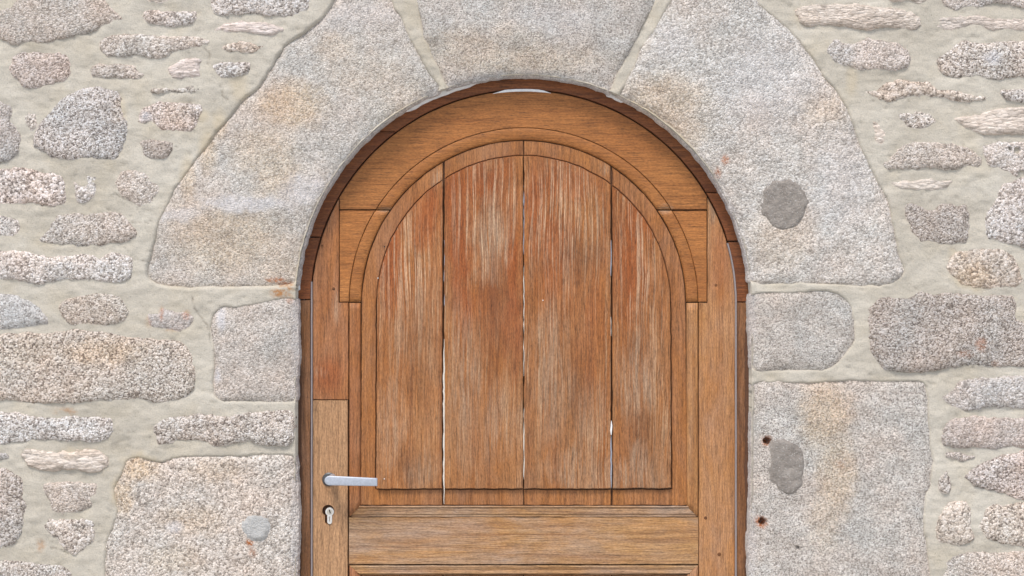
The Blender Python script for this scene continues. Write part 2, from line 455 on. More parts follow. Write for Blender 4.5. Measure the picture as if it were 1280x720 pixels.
WD_ARCH = wood('arched_oak', W(150, 102, 62), W(120, 76, 44), W(166, 118, 76), 'x', red=.12, fig=.7, rough=.55, gain=(1.06, .90, .62), wob=(.012, .012), wear=[('pale', 482, 261, 9, 5, .8), ('pale', 832, 261, 9, 6, .9), ('dark', 655, 180, 5, 9, .8), ('dark', 520, 300, 6, 40, .0)])
WD_FRAME = wood('dark_red_oak', W(136, 90, 58), W(84, 52, 34), W(152, 106, 72), 'z', red=.05, grey=.2)
WD_FRAME_X = wood('dark_red_oak_across', W(124, 72, 42), W(80, 44, 28), W(140, 86, 52), 'x', red=.2)
WD_NEW = wood('fresh_oak', W(174, 134, 102), W(150, 110, 80), W(184, 146, 114), 'z', fig=.6, gain=(.90, .87, .76))
WD_RAIL = wood('weathered_oak_rail', W(166, 122, 84), W(118, 80, 54), W(180, 141, 104), 'x', grey=.65, red=.15, streak=.4, gain=(.95, .93, .74))
WD_BACK = wood('dark_oak_core', W(92, 60, 40), W(66, 42, 30), W(104, 70, 46), 'z')

def plain(name, col, rough=.5, metal=0.0, bump=0.0, sc_=200):
    m, nt, b = new_mat(name); g = N(nt)
    tc = g.n('ShaderNodeTexCoord').outputs['Object']
    c = g.mix(1.0, col, g.ramp(g.noise(tc, sc_, 4, .6), [(.3, .88), (.7, 1.08)]), 'MULTIPLY')
    nt.links.new(c, b.inputs['Base Color'])
    b.inputs['Roughness'].default_value = rough; b.inputs['Metallic'].default_value = metal
    if bump:
        bp = g.n('ShaderNodeBump', i_Strength=bump, i_Distance=.002)
        nt.links.new(g.noise(tc, sc_, 4, .6), bp.inputs['Height']); nt.links.new(bp.outputs[0], b.inputs['Normal'])
    return m
M_ALU = plain('satin_aluminium', (.47, .49, .53, 1), .5, .5)
M_BRASS = plain('nickel_plated_brass', (.80, .76, .70, 1), .38, .7)
M_DARK = plain('dark_iron', (.03, .027, .025, 1), .6, .3)
M_SEAL = plain('grey_rubber_seal', W(142, 132, 130), .5)
M_SLIVER = plain('pale_sliver', W(212, 200, 184), .8, 0, .6, 300)
M_SLIVERG = plain('grey_sliver', W(150, 150, 156), .8, 0, .6, 300)
M_WHITE = plain('white_sealant_and_slivers', W(234, 231, 226), .6, 0, .5, 120)
M_PEG = wood('peg_oak', W(120, 76, 46), W(80, 48, 28), W(130, 84, 52), 'x')
M_FOAM = plain('old_foam', W(92, 62, 44), .95, 0, 1.0, 200)
M_HOLE = plain('hole_dust', W(60, 40, 34), .95)

def ground_mat():
    m, nt, b = new_mat('pale_gravel'); g = N(nt)
    tc = g.n('ShaderNodeTexCoord').outputs['Object']
    vo = g.n('ShaderNodeTexVoronoi', i_Scale=60.0); nt.links.new(tc, vo.inputs['Vector'])
    sep = g.n('ShaderNodeSeparateColor'); nt.links.new(vo.outputs['Color'], sep.inputs[0])
    col = g.ramp(sep.outputs[0], [(.0, W(166, 164, 159)), (1.0, W(206, 204, 199))])
    nt.links.new(col, b.inputs['Base Color']); b.inputs['Roughness'].default_value = .95
    bp = g.n('ShaderNodeBump', i_Strength=.6, i_Distance=.01)
    nt.links.new(vo.outputs['Distance'], bp.inputs['Height']); nt.links.new(bp.outputs[0], b.inputs['Normal'])
    return m
me = bpy.data.meshes.new('ground')
me.from_pydata([(-120, -200, 0), (120, -200, 0), (120, .8, 0), (-120, .8, 0)], [], [(0, 1, 2, 3)])
gr = link('ground', me, ground_mat()); gr['kind'] = 'structure'

# ------------------------------------------------------------------ the wall
CX, CY = 654.5, 378.0            # springing centre of the arch, in photo pixels
def arcpt(r, a): return (CX + r * math.cos(a), CY - r * math.sin(a))
def arc(r, a0, a1, n=40, seed=None, j=0.0):
    out = []
    for i in range(n + 1):
        a = a0 + (a1 - a0) * i / n
        rr = r + (j * (random.random() - .5) * 2 if j else 0)
        out.append(arcpt(rr, a))
    return out
def ang_at_v(r, v): return math.asin((CY - v) / r)      # right-hand angle where the circle crosses height v

SPLOTS = {  # traced stains, plus tan shading painted near the arch: u, v, ru, rv, strength
 'rust': [(344, 349, 12, 3, .9), (357, 356, 9, 4, .8), (352, 366, 14, 3, .9), (362, 374, 5, 6, .5), (312, 679, 5, 5, .9), (316, 690, 5, 6, .4),
          (907, 200, 5, 8, .7), (897, 216, 4, 7, .6), (1225, 430, 7, 9, .5), (1205, 442, 10, 5, .3), (1243, 455, 6, 4, .25),
          (958, 551, 7, 7, .9), (952, 653, 7, 8, .9), (84, 513, 13, 5, .5), (51, 681, 6, 8, .45), (185, 402, 4, 8, .3), (203, 392, 3, 10, .5), (233, 394, 5, 7, .6), (213, 413, 8, 3, .3),
          (1050, 580, 6, 6, .2)],
 'tan': [(365, 132, 46, 30, .8), (330, 190, 45, 35, .55), (420, 60, 30, 18, .35), (285, 300, 75, 45, .65), (345, 215, 30, 40, .6), (230, 275, 30, 30, .35),
         (830, 125, 55, 35, .6), (850, 160, 40, 30, .45), (645, 45, 40, 20, .3), (650, 74, 115, 20, .5), (580, 60, 60, 26, .4), (500, 120, 40, 30, .3), (340, 330, 40, 25, .4), (455, 90, 60, 30, .3), (975, 300, 40, 40, .35), (1030, 140, 30, 20, .35),
         (1030, 520, 35, 45, .8), (1045, 590, 25, 60, .7), (1030, 650, 20, 40, .45), (175, 585, 25, 18, .9), (155, 620, 14, 26, .8), (240, 650, 40, 20, .45), (215, 700, 40, 20, .4), (270, 590, 40, 14, .4),
         (130, 440, 55, 16, .8), (40, 440, 50, 20, .35), (150, 140, 10, 20, .5), (225, 140, 22, 18, .4), (1215, 345, 25, 18, .9), (1200, 320, 15, 8, .5),
         (100, 565, 25, 8, .5), (255, 145, 8, 8, .5), (260, 190, 12, 30, .7), (235, 225, 10, 30, .6), (300, 110, 12, 20, .5), (275, 157, 10, 20, .6), (1065, 100, 8, 20, .5), (1010, 20, 20, 12, .3)],
 'pale': [(310, 255, 60, 10, .9), (220, 268, 30, 10, .7), (380, 238, 30, 20, .7), (262, 400, 12, 12, .0), (277, 398, 6, 16, 1.0), (272, 470, 5, 10, .9), (218, 658, 12, 8, .8), (182, 145, 8, 6, 1),
          (1238, 73, 12, 9, 1.0), (840, 50, 25, 25, .3), (960, 100, 60, 60, .35), (690, 25, 60, 20, .3), (1050, 230, 40, 60, .3), (440, 20, 60, 20, .3)],
}
def splot_fn(kind):
    def f(u, v):
        a = np.zeros(len(u))
        wu = u + 9 * fbm(u / 11, v / 11, 91); wv = v + 9 * fbm(u / 11, v / 11, 57)
        for (cu, cv, ru, rv, s) in SPLOTS[kind]:
            k = 6.0 if ru > 12 else 2.0
            uu = u + (wu - u) * k / 6; vv_ = v + (wv - v) * k / 6
            r = np.sqrt(((uu - cu) / ru) ** 2 + ((vv_ - cv) / rv) ** 2)
            a = np.maximum(a, s * np.clip((1.25 - r) / .7, 0, 1))
        return a
    return f
ATT = {k: splot_fn(k) for k in SPLOTS}

CRACKS = [c_ for c_ in [[(240, 368), (243, 385), (250, 395), (260, 408), (263, 430)], [(276, 108), (278, 120), (284, 124)], [(165, 278), (180, 279), (190, 275)],
          [(166, 324), (180, 326), (186, 328)], [(62, 684), (75, 686), (85, 692)], [(1115, 135), (1112, 145), (1120, 160)], [(1146, 224), (1180, 222), (1250, 220)],
          [(123, 245), (125, 262)], [(142, 240), (150, 246), (160, 250)], [(268, 45), (270, 52)], [(255, 60), (262, 66), (260, 80)]] if c_[0] not in ((1115, 135), (1146, 224), (123, 245), (268, 45))]
def crack_fn(u, v):
    a = np.zeros(len(u)); p = np.stack([u, v], 1)
    for c in CRACKS:
        c = np.array(c, float)
        lo = c.min(0) - 4; hi = c.max(0) + 4
        m = (u > lo[0]) & (u < hi[0]) & (v > lo[1]) & (v < hi[1])
        if not m.any(): continue
        q = p[m]; best = np.full(len(q), 1e9)
        for A, B in zip(c[:-1], c[1:]):
            d = B - A; t = np.clip(((q - A) @ d) / (d @ d), 0, 1)[:, None]
            best = np.minimum(best, np.linalg.norm(q - (A + t * d), axis=1))
        a[m] = np.maximum(a[m], np.clip((1.3 - best) / 1.1, 0, 1))
    return a

wall = empty('stone_wall', (0, .1, 0), 'pale rubble granite wall with wide mortar joints around the arched doorway', 'wall')
arch = empty('stone_archway', (P(CX, 0).x, .1, 0), 'round arch and jambs of large dressed granite blocks framing the wooden door', 'archway')

# mortar bed: one sheet with the doorway cut out
HOLE = np.array([(369, 1160)] + [(369, 500)] + arc(285.8, math.pi, 0, 60) + [(940, 500), (940, 1160)])
ext = np.array([(-320, -330), (1600, -330), (1600, 1156), (-320, 1156)], float)
ext = curve_resample(ext, 40, smooth=False)
def mortar_h(u, v, d):
    h = .001 + .0050 * fbm(u / 38, v / 27, 3, 3) + .0026 * fbm(u / 13, v / 8, 8, 3) + .0007 * vnoise(u / 3, v / 3, 5)
    h = h - .0035 * np.clip(vnoise(u / 4, v / 3, 55) - .36, 0, 1) / .14
    ring = np.abs(np.hypot(u - CX, np.minimum(v - CY, 0)) - 300)
    h = h - .004 * np.clip(1 - ring / 45, 0, 1)
    h = h - .009 * np.clip((150 - v) / 40, 0, 1) * np.clip((170 - np.abs(u - CX)) / 20, 0, 1)
    for o_ in BLOCKS:                 # the bed dips away behind the big blocks
        lo, hi = o_.min(0), o_.max(0)
        m = (u > lo[0]) & (u < hi[0]) & (v > lo[1]) & (v < hi[1])
        if m.any():
            dd, _ = sdist(np.stack([u[m], v[m]], 1), o_)
            h[m] -= .03 * np.clip((dd - 1.5) / 7, 0, 1)
    return h - .002 * crack_fn(u, v) - .001

def stone_h(top, edge, lump, grain, seed, holes=(), base=-.006, soft=False, facet=0.0):
    rf = random.Random(seed)
    PL = [(rf.uniform(-1, 1), rf.uniform(-1, 1), rf.uniform(0, .35)) for _ in range(5)]
    def f(u, v, d):
        t = np.clip(d / edge, 0, 1)
        p = 1 - (1 - t) ** 2.2 if soft else np.sqrt(np.clip(1 - (1 - t) ** 2, 0, 1))
        fade = np.clip(d / 5, 0, 1)
        if facet:                 # broken faces: the lowest of a few tilted planes
            cu, cv = (u.min() + u.max()) / 2, (v.min() + v.max()) / 2
            su, sv = np.ptp(u) / 2 + 4, np.ptp(v) / 2 + 4
            fl = None
            for a_, b_, c_ in PL:
                q_ = c_ + a_ * (u - cu) / su + b_ * (v - cv) / sv
                fl = q_ if fl is None else np.minimum(fl, q_)
            p = p + facet * np.clip(fl, -1.2, .3) * np.clip(d / edge, 0, 1)
        h = base + (top - base) * p + fade * (lump * fbm(u / 34, v / 22, seed, 3) + lump * .3 * vnoise(u / 9, v / 7, seed + 4) + grain * vnoise(u / 3.6, v / 3.6, seed + 9))
        for (hu, hv, hr, hd) in holes:
            r = np.hypot(u - hu, v - hv) + 1.2 * vnoise(u / 2.5, v / 2.5, 77)
            h = h - hd * np.clip((hr - r) / (hr * .35), 0, 1)
        return h
    return f

def outline(pts, jit, seed, step=2.5, grow=0.0):
    pts2 = []
    for (u, v) in pts:
        if u <= 1: u -= 16
        if u >= 1279: u += 16
        if v <= 0: v -= 14
        if v >= 719: v += 16
        pts2.append((u, v))
    c = curve_resample(pts2, step)
    n = len(c); t = np.arange(n)
    ctr = c.mean(0)
    nx = np.roll(c, -1, 0) - np.roll(c, 1, 0); L = np.hypot(nx[:, 0], nx[:, 1]) + 1e-9
    nrm = np.stack([nx[:, 1] / L, -nx[:, 0] / L], 1)
    area = .5 * np.sum(c[:, 0] * np.roll(c[:, 1], -1) - np.roll(c[:, 0], -1) * c[:, 1])
    if area < 0: nrm = -nrm
    off = jit * (1.6 * vnoise(c[:, 0] / 6, c[:, 1] / 6, seed) + 1.1 * vnoise(c[:, 0] / 2.2, c[:, 1] / 2.2, seed + 3)) + grow
    return c + nrm * off[:, None]

def Z(ou, ov, s):                # zoomed tracing -> photo pixels
    l = [float(a) for a in s.split()]
    return [(ou + l[i] / 4, ov + l[i + 1] / 4) for i in range(0, len(l), 2)]

PK, GR, WH, WM, DK, OR, NE = (1.0, .95, .94, 1), (.95, .965, .99, 1), (1.05, 1.05, 1.06, 1), (1.01, .98, .935, 1), (.86, .84, .825, 1), (1.01, .965, .91, 1), (1.0, .985, .965, 1)
C, F_, SH = 'c', 'f', 's'
RUB = [  # outline, tint, kind, proudness
 ([(0, 19), (15, 6), (37, -3), (120, -3), (135, 6), (148, 16), (154, 25), (130, 32), (110, 41), (90, 46), (70, 50), (50, 54), (30, 54), (15, 56), (7, 51), (0, 40)], NE, C, .014),
 (Z(0, 0, '715 60 760 45 860 55 980 58 985 100 940 125 880 135 790 125 720 105'), WH, C, .008),
 (Z(0, 0, '700 0 800 0 900 0 840 20 740 15'), WM, SH, .007),
 ([(264, 0), (300, 0), (383, 0), (386, 8), (378, 16), (362, 21), (340, 20), (318, 16), (296, 18), (270, 18), (265, 10)], WH, C, .01),
 ([(268, 38), (282, 29), (305, 26), (330, 28), (348, 32), (356, 40), (336, 44), (310, 42), (285, 40)], PK, SH, .005),
 (Z(0, 0, '500 225 520 190 600 172 720 170 780 178 860 180 960 180 1030 190 1050 210 1000 240 900 255 840 275 780 295 700 280 600 285 540 285 510 262'), NE, C, .011),
 ([(272, 61), (284, 54), (300, 50), (318, 53), (332, 55), (328, 63), (310, 67), (288, 66)], WM, C, .006),
 (Z(0, 0, '45 330 70 285 110 260 200 262 320 265 350 300 355 360 330 405 260 425 160 445 110 430 85 395 50 365'), PK, C, .011),
 (Z(0, 0, '450 345 490 320 540 325 600 318 660 325 690 350 725 372 690 400 600 395 540 395 460 385'), NE, C, .009),
 (Z(0, 0, '835 345 870 310 920 290 1020 285 1000 320 1005 350 1010 385 900 400 850 395'), PK, SH, .007),
 (Z(0, 0, '1060 330 1090 305 1180 310 1250 308 1255 350 1210 375 1120 400 1075 375'), WH, C, .009),
 (Z(0, 0, '750 450 800 435 880 440 940 425 1010 430 1020 460 940 470 860 465 760 470'), WM, C, .006),
 ([(45, 161), (60, 142), (75, 125), (92, 115), (107, 109), (130, 109), (147, 115), (152, 130), (155, 145), (161, 160), (158, 175), (152, 188), (145, 201), (132, 199), (112, 198), (92, 201), (72, 199), (55, 191), (42, 182)], GR, C, .016),
 (Z(0, 0, '685 620 700 560 730 530 800 508 900 515 1000 520 1015 550 990 600 960 660 880 660 800 650 760 610'), PK, C, .011),
 ([(0, 128), (10, 131), (15, 144), (12, 150), (20, 160), (25, 175), (24, 188), (17, 198), (5, 202), (0, 200)], GR, C, .012),
 (Z(0, 0, '120 590 140 565 175 570 185 640 150 660'), NE, C, .006),
 ([(173, 176), (184, 174), (200, 175), (218, 177), (217, 187), (212, 194), (200, 200), (178, 198), (176, 190)], DK, C, .009),
 (Z(0, 180, '0 135 40 125 110 118 200 140 260 145 300 160 325 200 325 300 250 312 170 300 60 300 0 305'), PK, C, .012),
 (Z(0, 180, '360 165 380 185 415 195 425 150 490 155 490 200 485 265 430 300 380 300 370 240'), WH, C, .008),
 (Z(0, 180, '580 180 610 135 680 132 740 145 790 190 800 225 770 265 750 300 700 320 650 290 600 265 585 225'), NE, C, .011),
 (Z(0, 180, '0 350 60 360 105 380 110 420 95 465 30 470 0 460'), WH, C, .008),
 (Z(0, 180, '195 470 240 420 290 360 370 345 440 350 520 340 600 340 650 395 685 430 680 460 620 490 540 500 430 515 330 505 260 505 205 490'), NE, C, .013),
 (Z(0, 180, '0 535 110 532 190 555 280 560 350 555 440 550 500 565 560 540 650 560 665 600 655 670 560 695 450 680 350 680 260 690 180 705 80 680 0 675'), WH, C, .014),
 (Z(0, 360, '0 30 70 25 130 50 200 95 245 145 240 180 160 200 60 210 0 215'), GR, F_, .012),
 (Z(0, 360, '295 85 330 55 430 30 540 28 590 45 620 85 640 120 620 165 540 190 430 190 350 180 305 135'), WM, C, .011),
 (Z(0, 360, '735 130 790 120 810 100 880 115 940 115 975 150 950 200 900 228 850 215 800 205 740 185'), PK, F_, .007),
 (Z(0, 360, '0 250 100 220 220 225 390 205 500 210 600 235 700 250 780 260 870 265 930 290 960 350 975 420 970 500 920 550 800 575 700 555 560 565 440 570 300 578 150 575 70 560 0 545'), WM, C, .017),
 ([(0, 517), (25, 516), (45, 520), (70, 522), (100, 520), (137, 521), (142, 532), (140, 542), (130, 550), (108, 554), (100, 550), (85, 552), (62, 550), (45, 549), (20, 553), (0, 555)], WH, C, .013),
 ([(192, 533), (205, 522), (225, 520), (250, 516), (275, 520), (300, 517), (340, 514), (364, 513), (368, 525), (366, 550), (357, 558), (330, 556), (310, 552), (290, 556), (268, 558), (250, 550), (225, 550), (215, 555), (197, 557), (195, 545)], NE, C, .013),
 (Z(0, 540, '105 110 130 80 200 95 270 100 350 95 430 85 500 95 540 130 540 165 500 195 440 205 380 185 300 190 230 195 140 165'), OR, SH, .014),
 (Z(0, 540, '0 180 40 190 95 225 120 260 110 320 130 370 120 440 100 520 50 570 0 590'), DK, C, .013),
 (Z(0, 540, '215 290 230 255 300 250 360 240 420 255 490 255 490 310 460 370 400 400 320 410 265 400 245 345'), NE, C, .012),
 (Z(0, 540, '220 465 250 435 320 440 400 435 450 425 480 450 475 540 420 580 380 615 320 590 290 540 240 505'), NE, C, .012),
 ([(0, 703), (25, 701), (50, 705), (75, 706), (88, 715), (92, 730), (40, 740), (0, 738)], NE, C, .012),
 (Z(0, 540, '0 105 40 110 45 135 0 140'), GR, F_, .006),
 # right of the arch
 (Z(960, 0, '135 55 180 30 260 20 400 22 520 30 640 45 720 60 765 90 765 125 730 150 640 140 560 140 480 150 400 135 330 130 250 125 210 135 170 120 150 90'), OR, SH, .014),
 (Z(960, 0, '560 0 700 0 840 0 780 20 700 10 620 10'), WM, SH, .007),
 (Z(960, 0, '840 0 1000 0 1280 0 1280 55 1200 20 1130 10 1060 40 1000 30 940 50 880 25'), WH, C, .01),
 (Z(960, 0, '840 140 850 95 880 80 960 80 1060 75 1150 85 1280 90 1280 150 1200 155 1100 155 1060 130 980 140 920 160'), NE, SH, .006),
 (Z(960, 0, '285 250 320 200 350 195 380 215 430 215 500 190 560 200 640 215 700 250 715 290 700 340 620 355 540 345 460 355 400 335 340 320 300 280'), WH, C, .013),
 (Z(960, 0, '840 310 880 270 940 220 980 200 1060 215 1150 205 1280 215 1280 390 1230 385 1150 400 1060 380 1000 385 940 390 870 365'), NE, C, .014),
 (Z(960, 0, '475 455 540 440 600 410 660 390 720 400 800 405 850 440 910 435 970 460 1030 470 1115 480 1080 505 1000 515 930 510 860 490 820 490 740 480 680 490 600 515 550 495'), WM, C, .009),
 (Z(960, 0, '640 565 700 560 760 550 830 570 850 610 800 640 730 655 690 640 660 600'), NE, C, .005),
 ([(1089, 148), (1098, 152), (1107, 160), (1110, 176), (1100, 184), (1092, 172)], OR, SH, .004),
 (Z(960, 0, '930 590 1000 580 1060 570 1140 545 1280 535 1280 660 1200 670 1080 670 1000 645 950 615'), WM, SH, .012),
 (Z(960, 0, '1165 455 1220 445 1280 450 1280 515 1210 510 1170 480'), WH, C, .009),
 (Z(960, 180, '580 100 620 55 680 10 740 -10 850 -8 960 5 1020 30 1062 60 1066 90 1050 115 980 118 910 130 800 115 740 130 650 125 590 120'), NE, C, .012),
 (Z(960, 180, '1068 20 1100 0 1150 -10 1280 0 1280 165 1230 160 1180 130 1100 105 1080 60'), WH, C, .012),
 (Z(960, 180, '610 190 680 185 760 180 810 170 860 180 940 180 900 210 840 230 770 235 700 225 640 215'), WM, SH, .006),
 (Z(960, 180, '685 320 710 295 760 315 830 335 880 295 940 315 990 300 1005 350 1005 430 990 490 940 500 880 505 820 490 760 495 720 440 700 380'), DK, C, .013),
 (Z(960, 180, '1080 430 1100 340 1140 270 1180 195 1280 175 1280 510 1220 500 1150 490 1100 470'), GR, C, .014),
 (Z(960, 180, '890 620 910 570 950 540 1020 525 1100 525 1180 530 1240 580 1265 640 1275 690 1240 720 1160 725 1060 720 960 700 920 660'), OR, C, .013),
 (Z(960, 360, '500 110 550 55 620 40 700 55 760 20 820 30 900 20 1000 30 1080 40 1140 30 1220 40 1240 90 1240 150 1280 200 1280 400 1200 390 1120 400 1040 385 940 395 880 405 800 420 720 425 640 415 570 400 530 350 510 290 505 200'), DK, C, .017),
 (Z(960, 360, '865 545 930 500 960 460 1040 450 1180 440 1280 450 1280 600 1200 600 1100 600 1000 615 930 600 890 570'), GR, C, .013),
 (Z(960, 360, '870 740 890 680 940 645 1050 640 1180 650 1280 655 1280 795 1200 795 1130 810 1050 795 950 800 880 790'), PK, C, .013),
 (Z(960, 540, '880 110 900 95 1000 115 1060 120 1000 140 970 150 900 130'), WH, C, .006),
 (Z(960, 540, '970 230 1000 200 1060 160 1130 130 1200 110 1280 100 1280 340 1240 335 1160 305 1060 280 1010 250'), PK, C, .015),
 (Z(960, 540, '850 240 890 185 915 230 910 300 880 310 855 290'), NE, C, .007),
 (Z(960, 540, '835 490 860 420 890 370 940 345 990 350 1015 400 1015 460 1035 520 1020 550 960 570 880 560 845 545'), OR, C, .013),
 (Z(960, 540, '1055 470 1080 390 1130 360 1200 360 1280 355 1280 570 1220 565 1140 550 1080 525'), OR, C, .014),
 (Z(960, 540, '870 720 890 650 940 610 1020 600 1100 605 1200 600 1280 610 1280 760 870 760'), NE, C, .013),
]
MATS = {'c': G_COARSE, 'f': G_FINE, 's': G_SCHIST}
for i, (pts, tint, kind, proud) in enumerate(RUB):
    o_ = outline(pts, 1.6 if kind != 'f' else .8, 100 + i, grow=1.0)
    small = min(np.ptp(o_[:, 0]), np.ptp(o_[:, 1]))
    edge = max(5, min(15, small * .26))
    hl = ((1271, 188, 4.5, .02), (1277, 218, 5, .02), (1262, 186, 2.5, .012)) if pts[0] == (1227.0, 185.0) else ()
    f = stone_h(proud * .72, edge, .0035 if kind != 'f' else .003, .0012, 300 + i * 7, hl, soft=proud < .0095 or kind == 'f', facet=.4)
    me = field_mesh('rubble_stone', [o_], 1.7, f, skirt=.03, attrs=ATT)
    k = .94 + .12 * random.random()
    link('rubble_stone', me, MATS[kind], wall, (tint[0] * k, tint[1] * k, tint[2] * k, 1))

# the rest of the wall beyond the frame: rows of rubble as one piece
polys = []
rnd = random.Random(5)
def blob(cu, cv, wu, wv):
    n = 14; e = rnd.uniform(2.4, 3.4); out = []
    for k in range(n):
        a = 2 * math.pi * k / n
        c, s = math.cos(a), math.sin(a)
        out.append((cu + wu / 2 * abs(c) ** (2 / e) * (1 if c > 0 else -1) * rnd.uniform(.88, 1.06), cv + wv / 2 * abs(s) ** (2 / e) * (1 if s > 0 else -1) * rnd.uniform(.85, 1.06)))
    return out
v = -300
while v < 1130:
    rh = rnd.uniform(34, 78); u = -300
    while u < 1580:
        wd = rnd.uniform(50, 170)
        cu, cv = u + wd / 2, v + rh / 2
        b0, b1, c0, c1 = u, u + wd, v, v + rh
        ok = True
        if c1 > -22 and c0 < 745 and b1 > -22 and b0 < 1302: ok = False        # the traced field
        if c0 >= 700 and b1 > 118 and b0 < 1182: ok = False                    # the jamb blocks below
        if c1 > -95 and c0 < 0 and b1 > 370 and b0 < 1000: ok = False          # crowns of the arch blocks
        if b1 > 1580: ok = False
        if ok: polys.append(outline(blob(cu, cv, wd - 14, rh - 12), 1.6, len(polys), step=4))
        u += wd
    v += rh
me = field_mesh('rubble_stones', polys, 3.2, stone_h(.012, 9, .005, .0014, 991), attrs=ATT)
o = link('rubble_stone_courses', me, G_COARSE, wall, (1, .98, .95, 1)); o['kind'] = 'stuff'

# ---- dressed blocks of the arch
def wob(pts, a, seed): 
    p = np.array(pts, float)
    return p
RI = 283.5
def ring_pts(v0, v1, side, n=16):
    """points of the intrados between heights v0 and v1 (top to bottom) on one side"""
    out = []
    for i in range(n + 1):
        v_ = v0 + (v1 - v0) * i / n
        if v_ >= CY: out.append((CX + side * RI, v_)); continue
        dx = math.sqrt(max(0, RI * RI - (CY - v_) ** 2))
        out.append((CX + side * dx, v_))
    return out
V1 = [(415, 0), (401, 20), (380, 37), (352, 58), (340, 78), (320, 108), (300, 125), (287, 142), (265, 168), (250, 188), (235, 209), (216, 236), (204, 262), (196, 278), (190, 303), (185, 322), (180, 340), (183, 351), (194, 357), (210, 361), (240, 363), (290, 362), (335, 361), (362, 359)]
in1 = ring_pts(115, 356, -1, 26)[::-1]
V1 = V1 + in1 + [(550, 106), (540, 92), (531, 78), (524, 64), (512, 45), (505, 25), (492, 0), (478, -60), (450, -55)]
aL = math.acos((557 - CX) / RI); aR = math.acos((764 - CX) / RI)
V2 = [(505, -70), (522, 0), (530, 45), (540, 72), (549, 90)] + arc(RI, aL, aR, 24) + [(780, 80), (795, 50), (806, 25), (820, 0), (846, -70), (680, -84)]
in3 = ring_pts(119, 352, 1, 26)
V3 = [(772, 116), (781, 103), (792, 85), (800, 65), (815, 40), (837, 0), (866, -62), (908, -55), (945, -2), (958, 12), (975, 25), (1000, 50), (1020, 75), (1030, 93), (1045, 110), (1058, 130), (1066, 150), (1075, 175), (1086, 200), (1098, 225), (1110, 245), (1115, 265), (1120, 290), (1125, 318), (1132, 338), (1128, 347), (1115, 355), (1098, 359), (1060, 358), (1000, 356), (950, 356)] + in3[::-1]
J1 = [(371, 374), (372, 400), (373, 440), (371, 470), (371, 500), (366, 505), (340, 504), (300, 503), (278, 503), (266, 496), (264, 480), (266, 440), (262, 410), (263, 396), (270, 386), (280, 381), (300, 381), (330, 377), (360, 372)]
J2 = [(367, 568), (371, 600), (373, 640), (372, 690), (371, 760), (372, 860), (366, 868), (250, 868), (140, 866), (128, 856), (128, 780), (128, 720), (131, 682), (140, 655), (145, 640), (141, 612), (150, 592), (158, 574), (175, 570), (200, 576), (225, 570), (275, 568), (320, 568)]
J3 = [(938, 368), (960, 364), (990, 364), (1035, 362), (1053, 369), (1065, 382), (1069, 402), (1070, 425), (1060, 441), (1044, 458), (1030, 464), (1000, 465), (970, 464), (946, 466), (940, 460), (938, 430), (937, 395)]
J4 = [(941, 478), (970, 476), (1010, 477), (1060, 474), (1110, 475), (1150, 475), (1158, 480), (1162, 500), (1163, 540), (1166, 566), (1168, 578), (1165, 606), (1159, 622), (1157, 650), (1160, 686), (1163, 705), (1165, 730), (1164, 900), (1156, 906), (1050, 905), (946, 906), (939, 890), (938, 780), (937, 720), (936, 680), (938, 640), (939, 600), (939, 540), (941, 500)]
J5 = [(371, 884), (372, 1150), (110, 1152), (104, 1140), (105, 890), (115, 880), (250, 880)]
J6 = [(939, 922), (1050, 918), (1170, 920), (1180, 932), (1178, 1140), (1170, 1152), (939, 1152)]
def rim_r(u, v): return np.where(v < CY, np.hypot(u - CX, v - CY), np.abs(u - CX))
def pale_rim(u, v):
    """paler band along the rounded arris round the opening"""
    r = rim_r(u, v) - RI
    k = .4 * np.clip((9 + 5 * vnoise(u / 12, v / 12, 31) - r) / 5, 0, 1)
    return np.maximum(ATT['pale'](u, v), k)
def tilt_key(u, v):
    return -.018 * np.clip((v - 38 - 8 * np.sin(u / 40)) / 60, 0, 1) ** 1.2
def tilt_left(u, v):
    # two tooled faces that meet in a low ridge running up to the right
    r = v - (275 - (u - 195) * .19)
    return -.010 * np.clip(r / 70, 0, 1) * (u < 420) - .007 * np.clip((-r) / 110, 0, 1) - .010 * np.clip(1 - (rim_r(u, v) - RI) / 60, 0, 1) ** 1.5
def tilt_right(u, v):
    return -.014 * np.clip((v - 85 - (u - 780) * .35) / 50, 0, 1) * np.clip((905 - u) / 60, 0, 1) - .008 * np.clip(1 - (rim_r(u, v) - RI) / 55, 0, 1) ** 1.5
def tilt_jamb(u, v):
    return -.008 * np.clip(1 - (rim_r(u, v) - RI) / 40, 0, 1) ** 1.5
BLOCKS = []
def block(name, pts, tint, seed, holes=(), edge=15, top=.0055, lump=.0055, label=None, tilt=tilt_jamb):
    o_ = outline([(a, b + .001) if b not in (0,) else (a, .5) for a, b in pts], .5, seed, grow=.8) if False else curve_resample(pts, 2.6)
    t = vnoise(o_[:, 0] / 9, o_[:, 1] / 9, seed) * 1.6 + vnoise(o_[:, 0] / 3, o_[:, 1] / 3, seed + 1) * .7
    nx = np.roll(o_, -1, 0) - np.roll(o_, 1, 0); L = np.hypot(nx[:, 0], nx[:, 1]) + 1e-9
    o_ = o_ + np.stack([nx[:, 1] / L, -nx[:, 0] / L], 1) * t[:, None]
    BLOCKS.append(o_)
    f0 = stone_h(top, edge, lump, .0009, seed * 13, holes, base=-.006, soft=True)
    f = (lambda u, v, d: f0(u, v, d) + tilt(u, v)) if tilt else f0
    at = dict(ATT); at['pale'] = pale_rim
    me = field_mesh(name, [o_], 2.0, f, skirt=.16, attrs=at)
    ob = link(name, me, G_FINE, arch, tint)
    if label: ob['label'] = label
    return ob
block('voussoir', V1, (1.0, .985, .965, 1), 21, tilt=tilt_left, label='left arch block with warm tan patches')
block('voussoir', V2, (.98, .975, .965, 1), 22, tilt=tilt_key, label='keystone block over the door')
